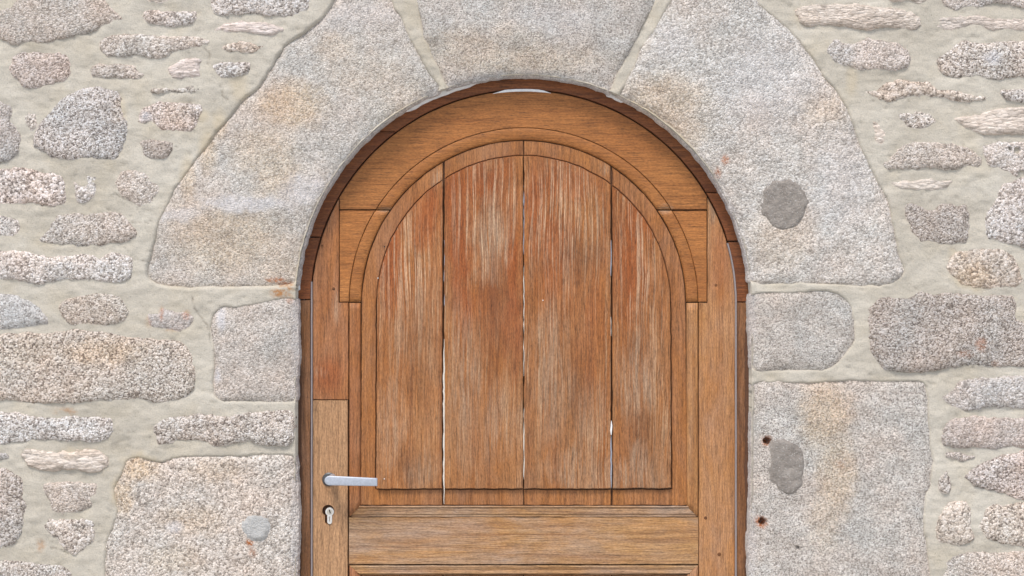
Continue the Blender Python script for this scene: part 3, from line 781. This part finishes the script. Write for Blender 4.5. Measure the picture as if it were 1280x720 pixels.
v3 = block('voussoir', V3, (1.01, 1.0, .985, 1), 23, tilt=tilt_right, label='right arch block with dark round mortar patch')
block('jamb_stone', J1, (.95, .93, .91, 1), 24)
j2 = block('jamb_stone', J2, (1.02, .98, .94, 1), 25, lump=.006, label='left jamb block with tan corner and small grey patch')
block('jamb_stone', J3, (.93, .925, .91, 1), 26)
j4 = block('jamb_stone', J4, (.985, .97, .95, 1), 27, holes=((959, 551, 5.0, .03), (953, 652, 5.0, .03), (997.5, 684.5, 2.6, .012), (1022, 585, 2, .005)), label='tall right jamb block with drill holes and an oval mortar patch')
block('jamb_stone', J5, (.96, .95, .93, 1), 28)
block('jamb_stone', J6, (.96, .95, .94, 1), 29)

gu = np.concatenate([np.arange(-329, -12, 9), np.arange(-12, 1292, 2.3), np.arange(1292, 1612, 9)])
gv = np.concatenate([np.arange(-339, -12, 9), np.arange(-12, 732, 2.3), np.arange(732, 1170, 9)])
mo = field_mesh('mortar', [ext], 2.3, mortar_h, skirt=.35, hole=HOLE, grid=(gu, gv),
                attrs={'rust': ATT['rust'], 'tan': ATT['tan'], 'crack': crack_fn})
link('mortar', mo, M_MORTAR, wall)

def patch(pts, mat, parent, seed, top=.0125):
    o_ = outline(pts, 1.1, seed, step=2, grow=2.2)
    def f(u, v, d): return top - .0095 + .008 * np.clip(d / 6, 0, 1) + .003 * fbm(u / 8, v / 8, seed) + .0016 * vnoise(u / 3, v / 3, seed)
    me = field_mesh('mortar_patch', [o_], 1.6, f, skirt=-0.0)
    o = link('mortar_patch', me, mat, None)
    o.parent = parent
    o.data.transform(__import__('mathutils').Matrix.Translation(-Vector(arch.location)))
patch([(953, 245), (957, 233), (968, 226), (985, 225), (999, 231), (1006, 243), (1010, 254), (1004, 272), (994, 286), (980, 288), (964, 286), (955, 270)], M_PATCH, v3, 5, .0105)
patch([(963, 555), (970, 549), (985, 550), (997, 556), (1005, 566), (1006, 582), (1003, 606), (995, 615), (983, 619), (970, 612), (964, 597), (962, 575)], M_PATCH, j4, 6, .0105)
patch([(303, 652), (309, 645), (318, 642), (328, 643), (335, 650), (337, 660), (334, 670), (326, 676), (316, 674), (306, 668), (302, 660)], M_PATCH2, j2, 7, .0115)

# ------------------------------------------------------------------ woodwork
def plate(name, pts, y, thick, mat, parent, bev=.0012, jit=.25, step=9, seed=0, close=True, sag=0.0):
    """a sawn piece: outline in photo pixels at depth y, eased front arris, sides carried back"""
    c = []
    n = len(pts)
    for i in range(n):
        a = np.array(pts[i], float); b_ = np.array(pts[(i + 1) % n], float)
        L = max(1, int(np.linalg.norm(b_ - a) / step))
        for k in range(L): c.append(a + (b_ - a) * k / L)
    c = np.array(c)
    if jit:
        c = c + np.stack([vnoise(c[:, 0] / 5 + seed, c[:, 1] / 9, seed), vnoise(c[:, 0] / 5, c[:, 1] / 9 + 5, seed + 1)], 1) * 2 * jit
    bm = bmesh.new()
    vs_ = [bm.verts.new(P(a, b_, y)) for a, b_ in c]
    f = bm.faces.new(vs_)
    if f.normal.y > 0: bmesh.ops.reverse_faces(bm, faces=[f])
    bm.normal_update()
    if f.normal.y > 0: f.normal_flip()
    ring = list(f.edges)
    r = bmesh.ops.extrude_face_region(bm, geom=[f])
    newf = [g for g in r['geom'] if isinstance(g, bmesh.types.BMFace)][0]
    # original face stays as the back; push it in
    for v_ in f.verts:
        pass
    back = f if f.is_valid else None
    nv = set(newf.verts)
    for v_ in bm.verts:
        if v_ not in nv: v_.co.y += thick
    if back is not None and back.is_valid: back.normal_flip()
    if bev:
        bm.normal_update()
        bmesh.ops.bevel(bm, geom=list(newf.edges), offset=bev, segments=2, affect='EDGES', clamp_overlap=True)
    bmesh.ops.recalc_face_normals(bm, faces=bm.faces[:])
    ng = [f_ for f_ in bm.faces if len(f_.verts) > 4]
    bmesh.ops.triangulate(bm, faces=ng)
    me = bpy.data.meshes.new(name); bm.to_mesh(me); bm.free()
    if name is None: return me
    return link(name, me, mat, parent)

def join_into(ob, others):
    """several shapes of one part become one mesh"""
    bm = bmesh.new(); bm.from_mesh(ob.data)
    for o2 in others:
        base = len(ob.data.materials)
        mats = list(o2.data.materials)
        b2 = bmesh.new(); b2.from_mesh(o2.data)
        idx = {}
        for m_ in mats:
            if m_.name not in [x.name for x in ob.data.materials]: ob.data.materials.append(m_)
        mi = [x.name for x in ob.data.materials].index(mats[0].name)
        vm = {v_: bm.verts.new(v_.co) for v_ in b2.verts}
        for f_ in b2.faces:
            try:
                nf = bm.faces.new([vm[v_] for v_ in f_.verts]); nf.material_index = mi
            except ValueError: pass
        b2.free()
        me2 = o2.data; bpy.data.objects.remove(o2); bpy.data.meshes.remove(me2)
    bm.to_mesh(ob.data); bm.free()
    return ob

YF, YS = .054, .059          # faces of the frame and of the door's stiles
YB, YR = .0642, .0548          # board edge fields, raised board faces
frame = empty('door_frame', P(CX, 1157, .08) * 1.0, 'dark reddish oak frame curving between the granite arch and the door', 'door frame')
frame.location.z = 0
door = empty('wooden_door', (P(CX, 0).x, .08, 0), 'weathered round-topped oak door with raised vertical planks and a lever handle', 'door')

RO, RIN = 291, 266.6
def fr(v0, v1, side, outer_lo=None):
    """frame piece on one side between two heights"""
    a = []; b_ = []
    n = 14
    for i in range(n + 1):
        v_ = v0 + (v1 - v0) * i / n
        ci = RIN if v_ >= CY else math.sqrt(max(0, RIN ** 2 - (CY - v_) ** 2))
        co = RO if v_ >= CY else math.sqrt(RO ** 2 - (CY - v_) ** 2)
        ci_u = CX + side * (ci if v_ < CY else RIN); co_u = CX + side * co
        a.append((ci_u, v_)); b_.append((co_u, v_))
    return a + b_[::-1]
YT = .9
plate('frame_board', fr(375.2, 1150, -1), YF, .07, WD_FRAME, frame, seed=1)
plate('frame_board', fr(297.2, 374, -1), YF, .07, WD_FRAME_X, frame, seed=2)
plate('frame_board', fr(165, 296, -1), YF + .001, .07, WD_FRAME_X, frame, seed=3)
t0 = ang_at_v(RIN, 164); t1 = math.pi - t0
def cutarc(r, v_): return math.asin((CY - v_) / r)
top = arc(RIN, cutarc(RIN, 240), math.pi - cutarc(RIN, 164), 44) 
outr = arc(RO, math.pi - cutarc(RO, 164), cutarc(RO, 240), 44)
plate('frame_board', top + outr, YF, .07, WD_FRAME_X, frame, seed=4)
plate('frame_board', fr(241, 301, 1), YF + .001, .07, WD_FRAME_X, frame, seed=5)
plate('frame_board', fr(302.5, 377, 1), YF, .07, WD_FRAME_X, frame, seed=6)
plate('frame_board', fr(378, 1150, 1), YF, .07, WD_FRAME, frame, seed=7)
# draught seals beside the leaf; a white strip paints gap light at the crown
plate('seal_and_gap_light', [(388.6, 352), (390.4, 352), (390.6, 1148), (388.4, 1148)], YF - .002, .02, M_SEAL, frame, bev=.0006, jit=.12, seed=8)
sr = [(CX + math.sqrt(265.6 ** 2 - (CY - v_) ** 2) if v_ < CY else CX + 265.6, v_) for v_ in range(304, 400, 8)]
plate('seal_and_gap_light', [(a - 1.1, b_) for a, b_ in sr] + [(919.0, 1148), (921.2, 1148)][:1] + [(920.9, 1148)] + [(a + .9, b_) for a, b_ in sr[::-1]], YF - .002, .02, M_SEAL, frame, bev=.0006, jit=.1, seed=9)
plate('seal_and_gap_light', arc(263.8, R(98.5), R(82.5), 20) + [arcpt(266, R(84.5))] + arc(266.8, R(86), R(95), 12), YF - .001, .02, M_WHITE, frame, bev=.0005, jit=.1, seed=10)
# sealant bead between frame and keystone joints
plate('sealant_bead', arc(283.5, R(124), R(100), 22) + arc(277.6, R(104), R(120), 22), YF - .012, .05, M_WHITE, frame, bev=.002, jit=.7, step=5, seed=11)
plate('sealant_bead', arc(283.5, R(69), R(62.5), 10) + arc(278.6, R(64), R(68), 10), YF - .012, .05, M_WHITE, frame, bev=.002, jit=.7, step=5, seed=12)
plate('sealant_bead', [(371, 346), (374.4, 344), (374.8, 362), (371, 364)], YF - .006, .04, M_WHITE, frame, bev=.002, jit=.4, step=4, seed=13)
# ragged old packing foam between frame and jambs
def ragged(u0, u1, v0, v1, side, seed):
    inner = []; n = int((v1 - v0) / 4)
    for i in range(n + 1):
        v_ = v0 + (v1 - v0) * i / n
        k = 1.6 * vnoise(v_ / 5., seed, seed) + 1.5 * vnoise(v_ / 21., seed + 3, seed)
        inner.append((u1 + side * float(k), v_))
    return [(u0, v0)] + inner + [(u0, v1)]
plate('packing_strip', ragged(364, 376.5, 392, 1140, 1, 3), YF - .003, .03, M_FOAM, frame, bev=.001, jit=0, seed=14)
plate('packing_strip', ragged(944, 931.6, 402, 1140, -1, 9), YF - .003, .03, M_FOAM, frame, bev=.001, jit=0, seed=15)

# core behind everything, so that the gaps between pieces look into dark wood
plate('core_panel', [(380, 1146)] + [(380, 378)] + arc(274, math.pi, 0, 40) + [(930, 378), (930, 1146)], YB + .006, .03, WD_BACK, door, bev=0, jit=0)

# arched head: three pieces and the stiles that run up beside them
RA, RB, RC, RD = 264.6, 218.4, 217.7, 202.8
def xr(r, v_): return math.sqrt(max(0, r * r - (CY - v_) ** 2))
def vr(r, u): return CY - math.sqrt(max(0, r * r - (u - CX) ** 2))
a0 = math.acos((424.6 - CX) / RA); a1 = math.acos((883.4 - CX) / RA)
plate('arch_rail', [(424.6, 261.6)] + arc(RA, a0, a1, 60) + [(883.4, 261.6)] + arc(RB, cutarc(RB, 261.6), math.pi - cutarc(RB, 261.6), 60), YS, .03, WD_ARCH, door, seed=20)
for side, ue, vj in ((-1, 424.6, 263.2), (1, 883.4, 263.6)):
    pl = [(ue, vj)] + [(CX + side * xr(RB, vj + (377.2 - vj) * i / 14), vj + (377.2 - vj) * i / 14) for i in range(15)] + [(ue, 377.2)]
    plate('arch_rail', pl, YS + .0005, .03, WD_ARCH, door, seed=21 + side)
# left stile in two: old wood above, the pale let-in piece round the lock
ol = [(390.8, 499.4)] + [(CX - xr(RA, v_) if v_ < CY else 390.8, v_) for v_ in range(376, 246, -10)] + [(423.4, vr(RA, 423.4)), (423.4, 378.4), (435.4, 378.4), (435.4, 499.4)]
plate('stile', ol, YS - .0003, .03, WD_STILE, door, seed=25)
orr = [(917.6, 1142)] + [(CX + xr(RA, v_) if v_ < CY else 918, v_) for v_ in range(376, 250, -10)] + [(884.6, vr(RA, 884.6)), (884.6, 378.4), (873.6, 378.4), (873.6, 1142)]
plate('stile', orr, YS - .0003, .03, WD_STILE_R, door, seed=26)
patchp = plate('lock_block', [(390.8, 500.4), (434.6, 500.4), (434.4, 900), (390.8, 900)], YS - .0008, .03, WD_NEW, door, seed=27, jit=.12)
patchp['label'] = 'pale newer oak piece let in around the lock'
plate('stile', [(390.8, 901), (435.4, 901), (435.4, 1142), (390.8, 1142)], YS - .0003, .03, WD_STILE, door, seed=28)

# hole for the lock cylinder
def cyl_outline(cu, cv, r, neck, low, n=20):
    out = []
    a_s = math.asin(neck / r)
    for i in range(n + 1):
        a = -math.pi / 2 + a_s + (2 * math.pi - 2 * a_s) * i / n
        out.append((cu + r * math.cos(a), cv - r * math.sin(a)))
    # now at lower left of the circle; down, round, up
    for i in range(9):
        a = math.pi + math.pi * i / 8
        out.append((cu + neck * math.cos(a), low - neck - neck * math.sin(a)))
    return out
hp = plate('lock_hole_cutter', cyl_outline(409.6, 639.2, 7.6, 4.2, 656.6), YS - .01, .024, M_DARK, None, bev=0, jit=0, step=50)
md = patchp.modifiers.new('b', 'BOOLEAN'); md.object = hp; md.operation = 'DIFFERENCE'; md.solver = 'EXACT'
bpy.context.view_layer.update()
dg = bpy.context.evaluated_depsgraph_get()
nm = bpy.data.meshes.new_from_object(patchp.evaluated_get(dg))
patchp.modifiers.clear(); patchp.data = nm
bpy.data.objects.remove(hp)

# moulding strip between frame of the leaf and the boards
def sweep(name, inner, outer, mat, seed, jit=.2):
    """ovolo moulding: `outer` line meets the stiles, `inner` meets the boards"""
    prof = [(0, YB + .004), (0, YS + .0005), (.06, YS - .0002), (.5, YS + .0002), (.78, YS + .0012), (.9, YS + .0024), (.98, YS + .0045), (1, YB + .004)]
    bm = bmesh.new(); rows = []
    n = len(inner)
    for k in range(n):
        o1 = np.array(outer[k], float); i1 = np.array(inner[k], float)
        jx = jit * vnoise(k / 2., seed, seed) * 2
        rows.append([bm.verts.new(P(*(o1 + (i1 - o1) * t + jx * .5), y)) for t, y in prof])
    for k in range(n - 1):
        for q in range(len(prof) - 1):
            f_ = bm.faces.new([rows[k][q], rows[k + 1][q], rows[k + 1][q + 1], rows[k][q + 1]]); f_.smooth = True
    bm.faces.new(rows[0]); bm.faces.new(rows[-1][::-1])
    bmesh.ops.recalc_face_normals(bm, faces=bm.faces[:])
    me = bpy.data.meshes.new(name); bm.to_mesh(me); bm.free()
    return link(name, me, mat, door)
def par(vlist, side, r): return [(CX + side * (xr(r, v_) if v_ < CY else r), v_) for v_ in vlist]
tt = np.linspace(0, 1, 60)
aC = cutarc(RC, 261.8); aD = cutarc(RD, 261.8)
sweep('moulding', [arcpt(RD, math.pi - aD - (math.pi - 2 * aD) * t) for t in tt], [arcpt(RC, math.pi - aC - (math.pi - 2 * aC) * t) for t in tt], WD_ARCH, 1)
for side in (-1, 1):
    vl = np.linspace(263.3, 377.3, 18)
    sweep('moulding', par(vl, side, RD), par(vl, side, RC), WD_ARCH, 3 + side)
    vl = np.linspace(378.6, 631, 26)
    ou = [(CX + side * RC, 378.6 + (646 - 378.6) * i / 25) for i in range(26)]
    iu = [(CX + side * (RD + .6), 378.6 + (632.0 - 378.6) * i / 25) for i in range(26)]
    sweep('moulding', iu, ou, WD_STILE if side < 0 else WD_STILE_R, 6 + side)

# the four boards, each with a raised face
RM, RR = 202.0, 183.2
jx = [451.6, 554.6, 654.4, 764.2, 858.6]
jb = [451.2, 553.6, 654.6, 764.8, 859.4]
def toparc(r, u0, u1, n=14):
    return [(u0 + (u1 - u0) * i / n, vr(r, u0 + (u1 - u0) * i / n)) for i in range(n + 1)]
for k in range(4):
    G_ = (0, 1.25, .8, 1.2, 0)
    g0, g1 = G_[k], G_[k + 1]
    u0, u1 = max(CX - RM + .01, jx[k] + g0), min(CX + RM - .01, jx[k + 1] - g1)
    b0, b1 = jb[k] + g0, jb[k + 1] - g1
    jl = .55
    if k == 0:
        low = [(452.4, 378)] + [(CX - xr(RM, v_), v_) for v_ in range(370, int(vr(RM, 500)), -8)] + toparc(RM, 500, u1)
    elif k == 3:
        low = toparc(RM, u0, 808) + [(CX + xr(RM, v_), v_) for v_ in range(int(vr(RM, 808)) + 6, 378, 8)] + [(856.6, 378)]
    else: low = toparc(RM, u0, u1)
    G1, G2 = RR + .8, 612.2
    tail = [(b1, G2), (b1, 631.5), (b0, 631.5)]
    if k == 0:
        inn = [(470.0, 378)] + [(CX - xr(G1, v_), v_) for v_ in range(370, int(vr(G1, 515)), -8)] + toparc(G1, 515, u1)
        rim = low + inn[::-1] + [(469.0, G2)] + tail
    elif k == 3:
        inn = toparc(G1, u0, 794) + [(CX + xr(G1, v_), v_) for v_ in range(int(vr(G1, 794)) + 6, 378, 8)] + [(839.2, 378)]
        rim = low + [(b1, 631.5), (b0, 631.5), (b0, G2), (840.2, G2)] + inn[::-1]
    else:
        rim = low + toparc(G1, u0, u1)[::-1]
    bd = plate('board', rim, YB, .012, WD_FIELD, door, seed=30 + k, jit=jl, step=7)
    if k in (1, 2):
        join_into(bd, [plate('board', [(b0, G2)] + tail, YB, .012, WD_FIELD, door, seed=30 + k, jit=jl, step=7)])
    r0 = u0 if k else 0; 
    if k == 0:
        hi = [(471.4, 378)] + [(CX - xr(RR, v_), v_) for v_ in range(370, int(vr(RR, 515)), -8)] + toparc(RR, 515, u1)
        hb = [(b1, 611.2), (470.4, 611.2)]
    elif k == 3:
        hi = toparc(RR, u0, 794) + [(CX + xr(RR, v_), v_) for v_ in range(int(vr(RR, 794)) + 6, 378, 8)] + [(837.8, 378)]
        hb = [(838.8, 610.4), (b0, 610.6)]
    else:
        hi = toparc(RR, u0, u1); hb = [(b1, 611), (b0, 611)]
    rs = plate('raised_face', hi + hb, YR + (k % 2) * .0006, .016, WD_BOARD, None, seed=30 + k, jit=jl, step=7, bev=.0018)
    rs.data.transform(__import__('mathutils').Matrix.Translation(-Vector(door.location)))
    rs.parent = bd
# thin pale and grey strips set into the joints
def sliver(u, v0, v1, wd, mat, seed, y=YR + .0025):
    a = []; b_ = []
    n = max(3, int((v1 - v0) / 5))
    for i in range(n + 1):
        v_ = v0 + (v1 - v0) * i / n
        k = 1.2 * float(vnoise(v_ / 7., seed, seed)); e = min(1, 4 * min(i, n - i) / n + .25)
        a.append((u + k - wd * .5 * e, v_)); b_.append((u + .6 * k + wd * .5 * e, v_))
    plate('joint_sliver', a + b_[::-1], y, .006, mat, door, bev=0, jit=0, step=60)
sliver(555.0, 424, 630, 2.0, M_SLIVER, 1, YR + .0012); sliver(555.6, 300, 400, .8, M_SLIVERG, 2)
sliver(655.2, 232, 330, 1.3, M_SLIVERG, 3); sliver(655.0, 330, 470, 1.0, M_SLIVER, 4); sliver(655.2, 500, 610, 1.2, M_SLIVER, 5)
sliver(763.6, 300, 345, 1.6, M_SLIVERG, 6); sliver(763.4, 396, 420, 1.4, M_SLIVER, 7); sliver(764.2, 526, 544, 2.1, M_WHITE, 8, YR + .0012); sliver(764.0, 545, 610, 1.8, M_SLIVERG, 9, YR + .0012)

# middle rail: moulded top edge, flat face, moulded lower edge
def strip(name, top_, bot_, ytop, ybot, mat, seed, mids=()):
    bm = bmesh.new(); rows = []
    (ta, tb), (ba, bb) = top_, bot_
    n = 50
    prof = [(0, YB + .006), (0, ytop)] + list(mids) + [(1, ybot), (1, YB + .006)]
    for i in range(n + 1):
        s = i / n; row = []
        for t, y in prof:
            a = np.array(ta) + (np.array(tb) - np.array(ta)) * s; b_ = np.array(ba) + (np.array(bb) - np.array(ba)) * s
            q = a + (b_ - a) * t
            q = q + np.array([0, .5 * float(vnoise(q[0] / 6, t * 3, seed))])
            row.append(bm.verts.new(P(q[0], q[1], y)))
        rows.append(row)
    for k in range(n):
        for q in range(len(prof) - 1): bm.faces.new([rows[k][q], rows[k + 1][q], rows[k + 1][q + 1], rows[k][q + 1]])
    bm.faces.new(rows[0]); bm.faces.new(rows[-1][::-1])
    bmesh.ops.recalc_face_normals(bm, faces=bm.faces[:])
    me = bpy.data.meshes.new(name); bm.to_mesh(me); bm.free()
    return link(name, me, mat, door)
strip('moulding', ((449.6, 632.2), (859.6, 632.2)), ((436.4, 645.6), (872.8, 645.6)), YB - .004, YS + .0015, WD_RAIL, 3, ((.12, YB - .006), (.2, YB - .003), (.75, YS + .0008), (.86, YS + .003), (.92, YS + .003)))
plate('middle_rail', [(436.2, 646.8), (873.0, 646.8), (872.8, 705.4), (436.2, 705.4)], YS, .03, WD_RAIL, door, seed=50, jit=.35)
strip('moulding', ((436.4, 706.8), (872.8, 706.8)), ((449.6, 718), (859.6, 718)), YS + .001, YB - .004, WD_RAIL, 4, ((.15, YS), (.5, YS + .002), (.85, YB - .006)))
for side in (-1, 1):
    ou = [(CX + side * RC, 707 + (1020 - 707) * i / 25) for i in range(26)]
    iu = [(CX + side * (RD + .6), 719 + (1008 - 719) * i / 25) for i in range(26)]
    sweep('moulding', iu, ou, WD_STILE if side < 0 else WD_STILE_R, 9 + side)
for k in range(4):
    bd = plate('board', [(jb[k] + .8, 719), (jb[k + 1] - .8, 719), (jb[k + 1] - .8, 1008), (jb[k] + .8, 1008)], YB, .012, WD_FIELD, door, seed=60 + k, jit=.3)
strip('moulding', ((449.6, 1008.5), (859.6, 1008.5)), ((436.4, 1020), (872.8, 1020)), YB - .004, YS + .0015, WD_RAIL, 5)
plate('bottom_rail', [(436.2, 1021), (873, 1021), (873, 1142), (436.2, 1142)], YS, .03, WD_RAIL, door, seed=51)

# pegs and nail heads
def disc(name, u, v_, r, y, h, mat, parent, n=14):
    bm = bmesh.new()
    c0 = [bm.verts.new(P(u + r * math.cos(2 * math.pi * i / n), v_ + r * math.sin(2 * math.pi * i / n), y + .004)) for i in range(n)]
    c1 = [bm.verts.new(P(u + r * math.cos(2 * math.pi * i / n), v_ + r * math.sin(2 * math.pi * i / n), y - h * .6)) for i in range(n)]
    c2 = [bm.verts.new(P(u + .8 * r * math.cos(2 * math.pi * i / n), v_ + .8 * r * math.sin(2 * math.pi * i / n), y - h)) for i in range(n)]
    for a, b_ in ((c0, c1), (c1, c2)):
        for i in range(n): bm.faces.new([a[i], a[(i + 1) % n], b_[(i + 1) % n], b_[i]])
    bm.faces.new(c2)
    bmesh.ops.recalc_face_normals(bm, faces=bm.faces[:])
    me = bpy.data.meshes.new(name); bm.to_mesh(me); bm.free()
    return link(name, me, mat, parent)
for u, v_, r in ((882, 647.5, 2.1), (899, 693, 2.4), (895, 356.5, 1.8), (417, 361, 2.0), (402.6, 307.3, 1.7)):
    disc('peg', u, v_, r, YS, .0009, M_PEG, door)
for u, v_ in ((480.6, 308.2), (472.4, 347.6), (678.6, 375.4), (480.4, 598.6)):
    disc('nail', u, v_, .9, YR if u > 475 and v_ > 310 else YB, .0012, M_BRASS if v_ != 308.2 else M_DARK, door, 10)

# lever handle
def handle():
    bm = bmesh.new()
    secs = []
    us = [406.0, 406.5, 407.6, 409.4, 411.6, 414, 420, 430, 442, 454, 464, 470.6, 471.8]
    for u in us:
        t = (u - 406) / 66
        if u < 412: hh = math.sqrt(max(.02, 1 - ((411.8 - u) / 5.9) ** 2)) * 5.9
        else: hh = 6.1 - 1.1 * t
        vc = 600.4 + 2.2 * t
        if u > 471: hh -= .4
        y0 = YS - .050 - .004 * math.sin(math.pi * t); dp = .0045 if u < 471.5 else .004
        hm = hh / S
        c = P(u, vc, y0)
        ring = []
        m = 20
        for i in range(m):
            a = 2 * math.pi * i / m
            cz, cy = math.cos(a), math.sin(a)
            e = .28
            ring.append(bm.verts.new((c.x, c.y + dp * abs(cy) ** e * (1 if cy > 0 else -1), c.z + hm * abs(cz) ** e * (1 if cz > 0 else -1))))
        secs.append(ring)
    for a, b_ in zip(secs[:-1], secs[1:]):
        for i in range(len(a)):
            f_ = bm.faces.new([a[i], a[(i + 1) % len(a)], b_[(i + 1) % len(a)], b_[i]]); f_.smooth = True
    bm.faces.new(secs[0]); bm.faces.new(secs[-1][::-1])
    # neck to the door
    n = 18; rr = 4.4 / S; c = P(412, 600.2, 0)
    r0 = [bm.verts.new((c.x + rr * math.cos(2 * math.pi * i / n), YS - .049, c.z + rr * math.sin(2 * math.pi * i / n))) for i in range(n)]
    r1 = [bm.verts.new((c.x + rr * math.cos(2 * math.pi * i / n), YS + .004, c.z + rr * math.sin(2 * math.pi * i / n))) for i in range(n)]
    for i in range(n):
        f_ = bm.faces.new([r0[i], r0[(i + 1) % n], r1[(i + 1) % n], r1[i]]); f_.smooth = True
    bmesh.ops.recalc_face_normals(bm, faces=bm.faces[:])
    me = bpy.data.meshes.new('lever_handle'); bm.to_mesh(me); bm.free()
    h = link('lever_handle', me, M_ALU, door)
    r = disc('rosette', 411.2, 599.2, 8.6, YS, .006, plain('grey_steel', (.12, .12, .12, 1), .5, .6), None, 24)
    r.data.transform(__import__('mathutils').Matrix.Translation(-Vector(door.location))); r.parent = h
    h['label'] = 'satin grey lever handle'
handle()
lc = plate('lock_cylinder', cyl_outline(412.0, 639.8, 5.3, 3.0, 655.2), YS - .004, .02, M_BRASS, door, bev=.0006, jit=0, step=50)
plug = disc('plug', 412.0, 639.6, 3.7, YS - .004, .0006, plain('brass_plug', (.66, .6, .5, 1), .4, .85), None, 20)
slot = plate('keyhole', [(410.9, 637.4), (412.2, 637), (412.9, 639), (413.5, 641.4), (412.3, 642), (411.6, 639.8)], YS - .0050, .0006, M_DARK, None, bev=0, jit=0, step=50)
mark = plate('stamp', [(411.4, 645.6), (412.6, 645.6), (412.6, 652), (411.4, 652)], YS - .0043, .0005, plain('stamped_metal', (.3, .27, .24, 1), .6, .6), None, bev=0, jit=0, step=50)
for q in (plug, slot, mark):
    q.data.transform(__import__('mathutils').Matrix.Translation(-Vector(door.location))); q.parent = lc
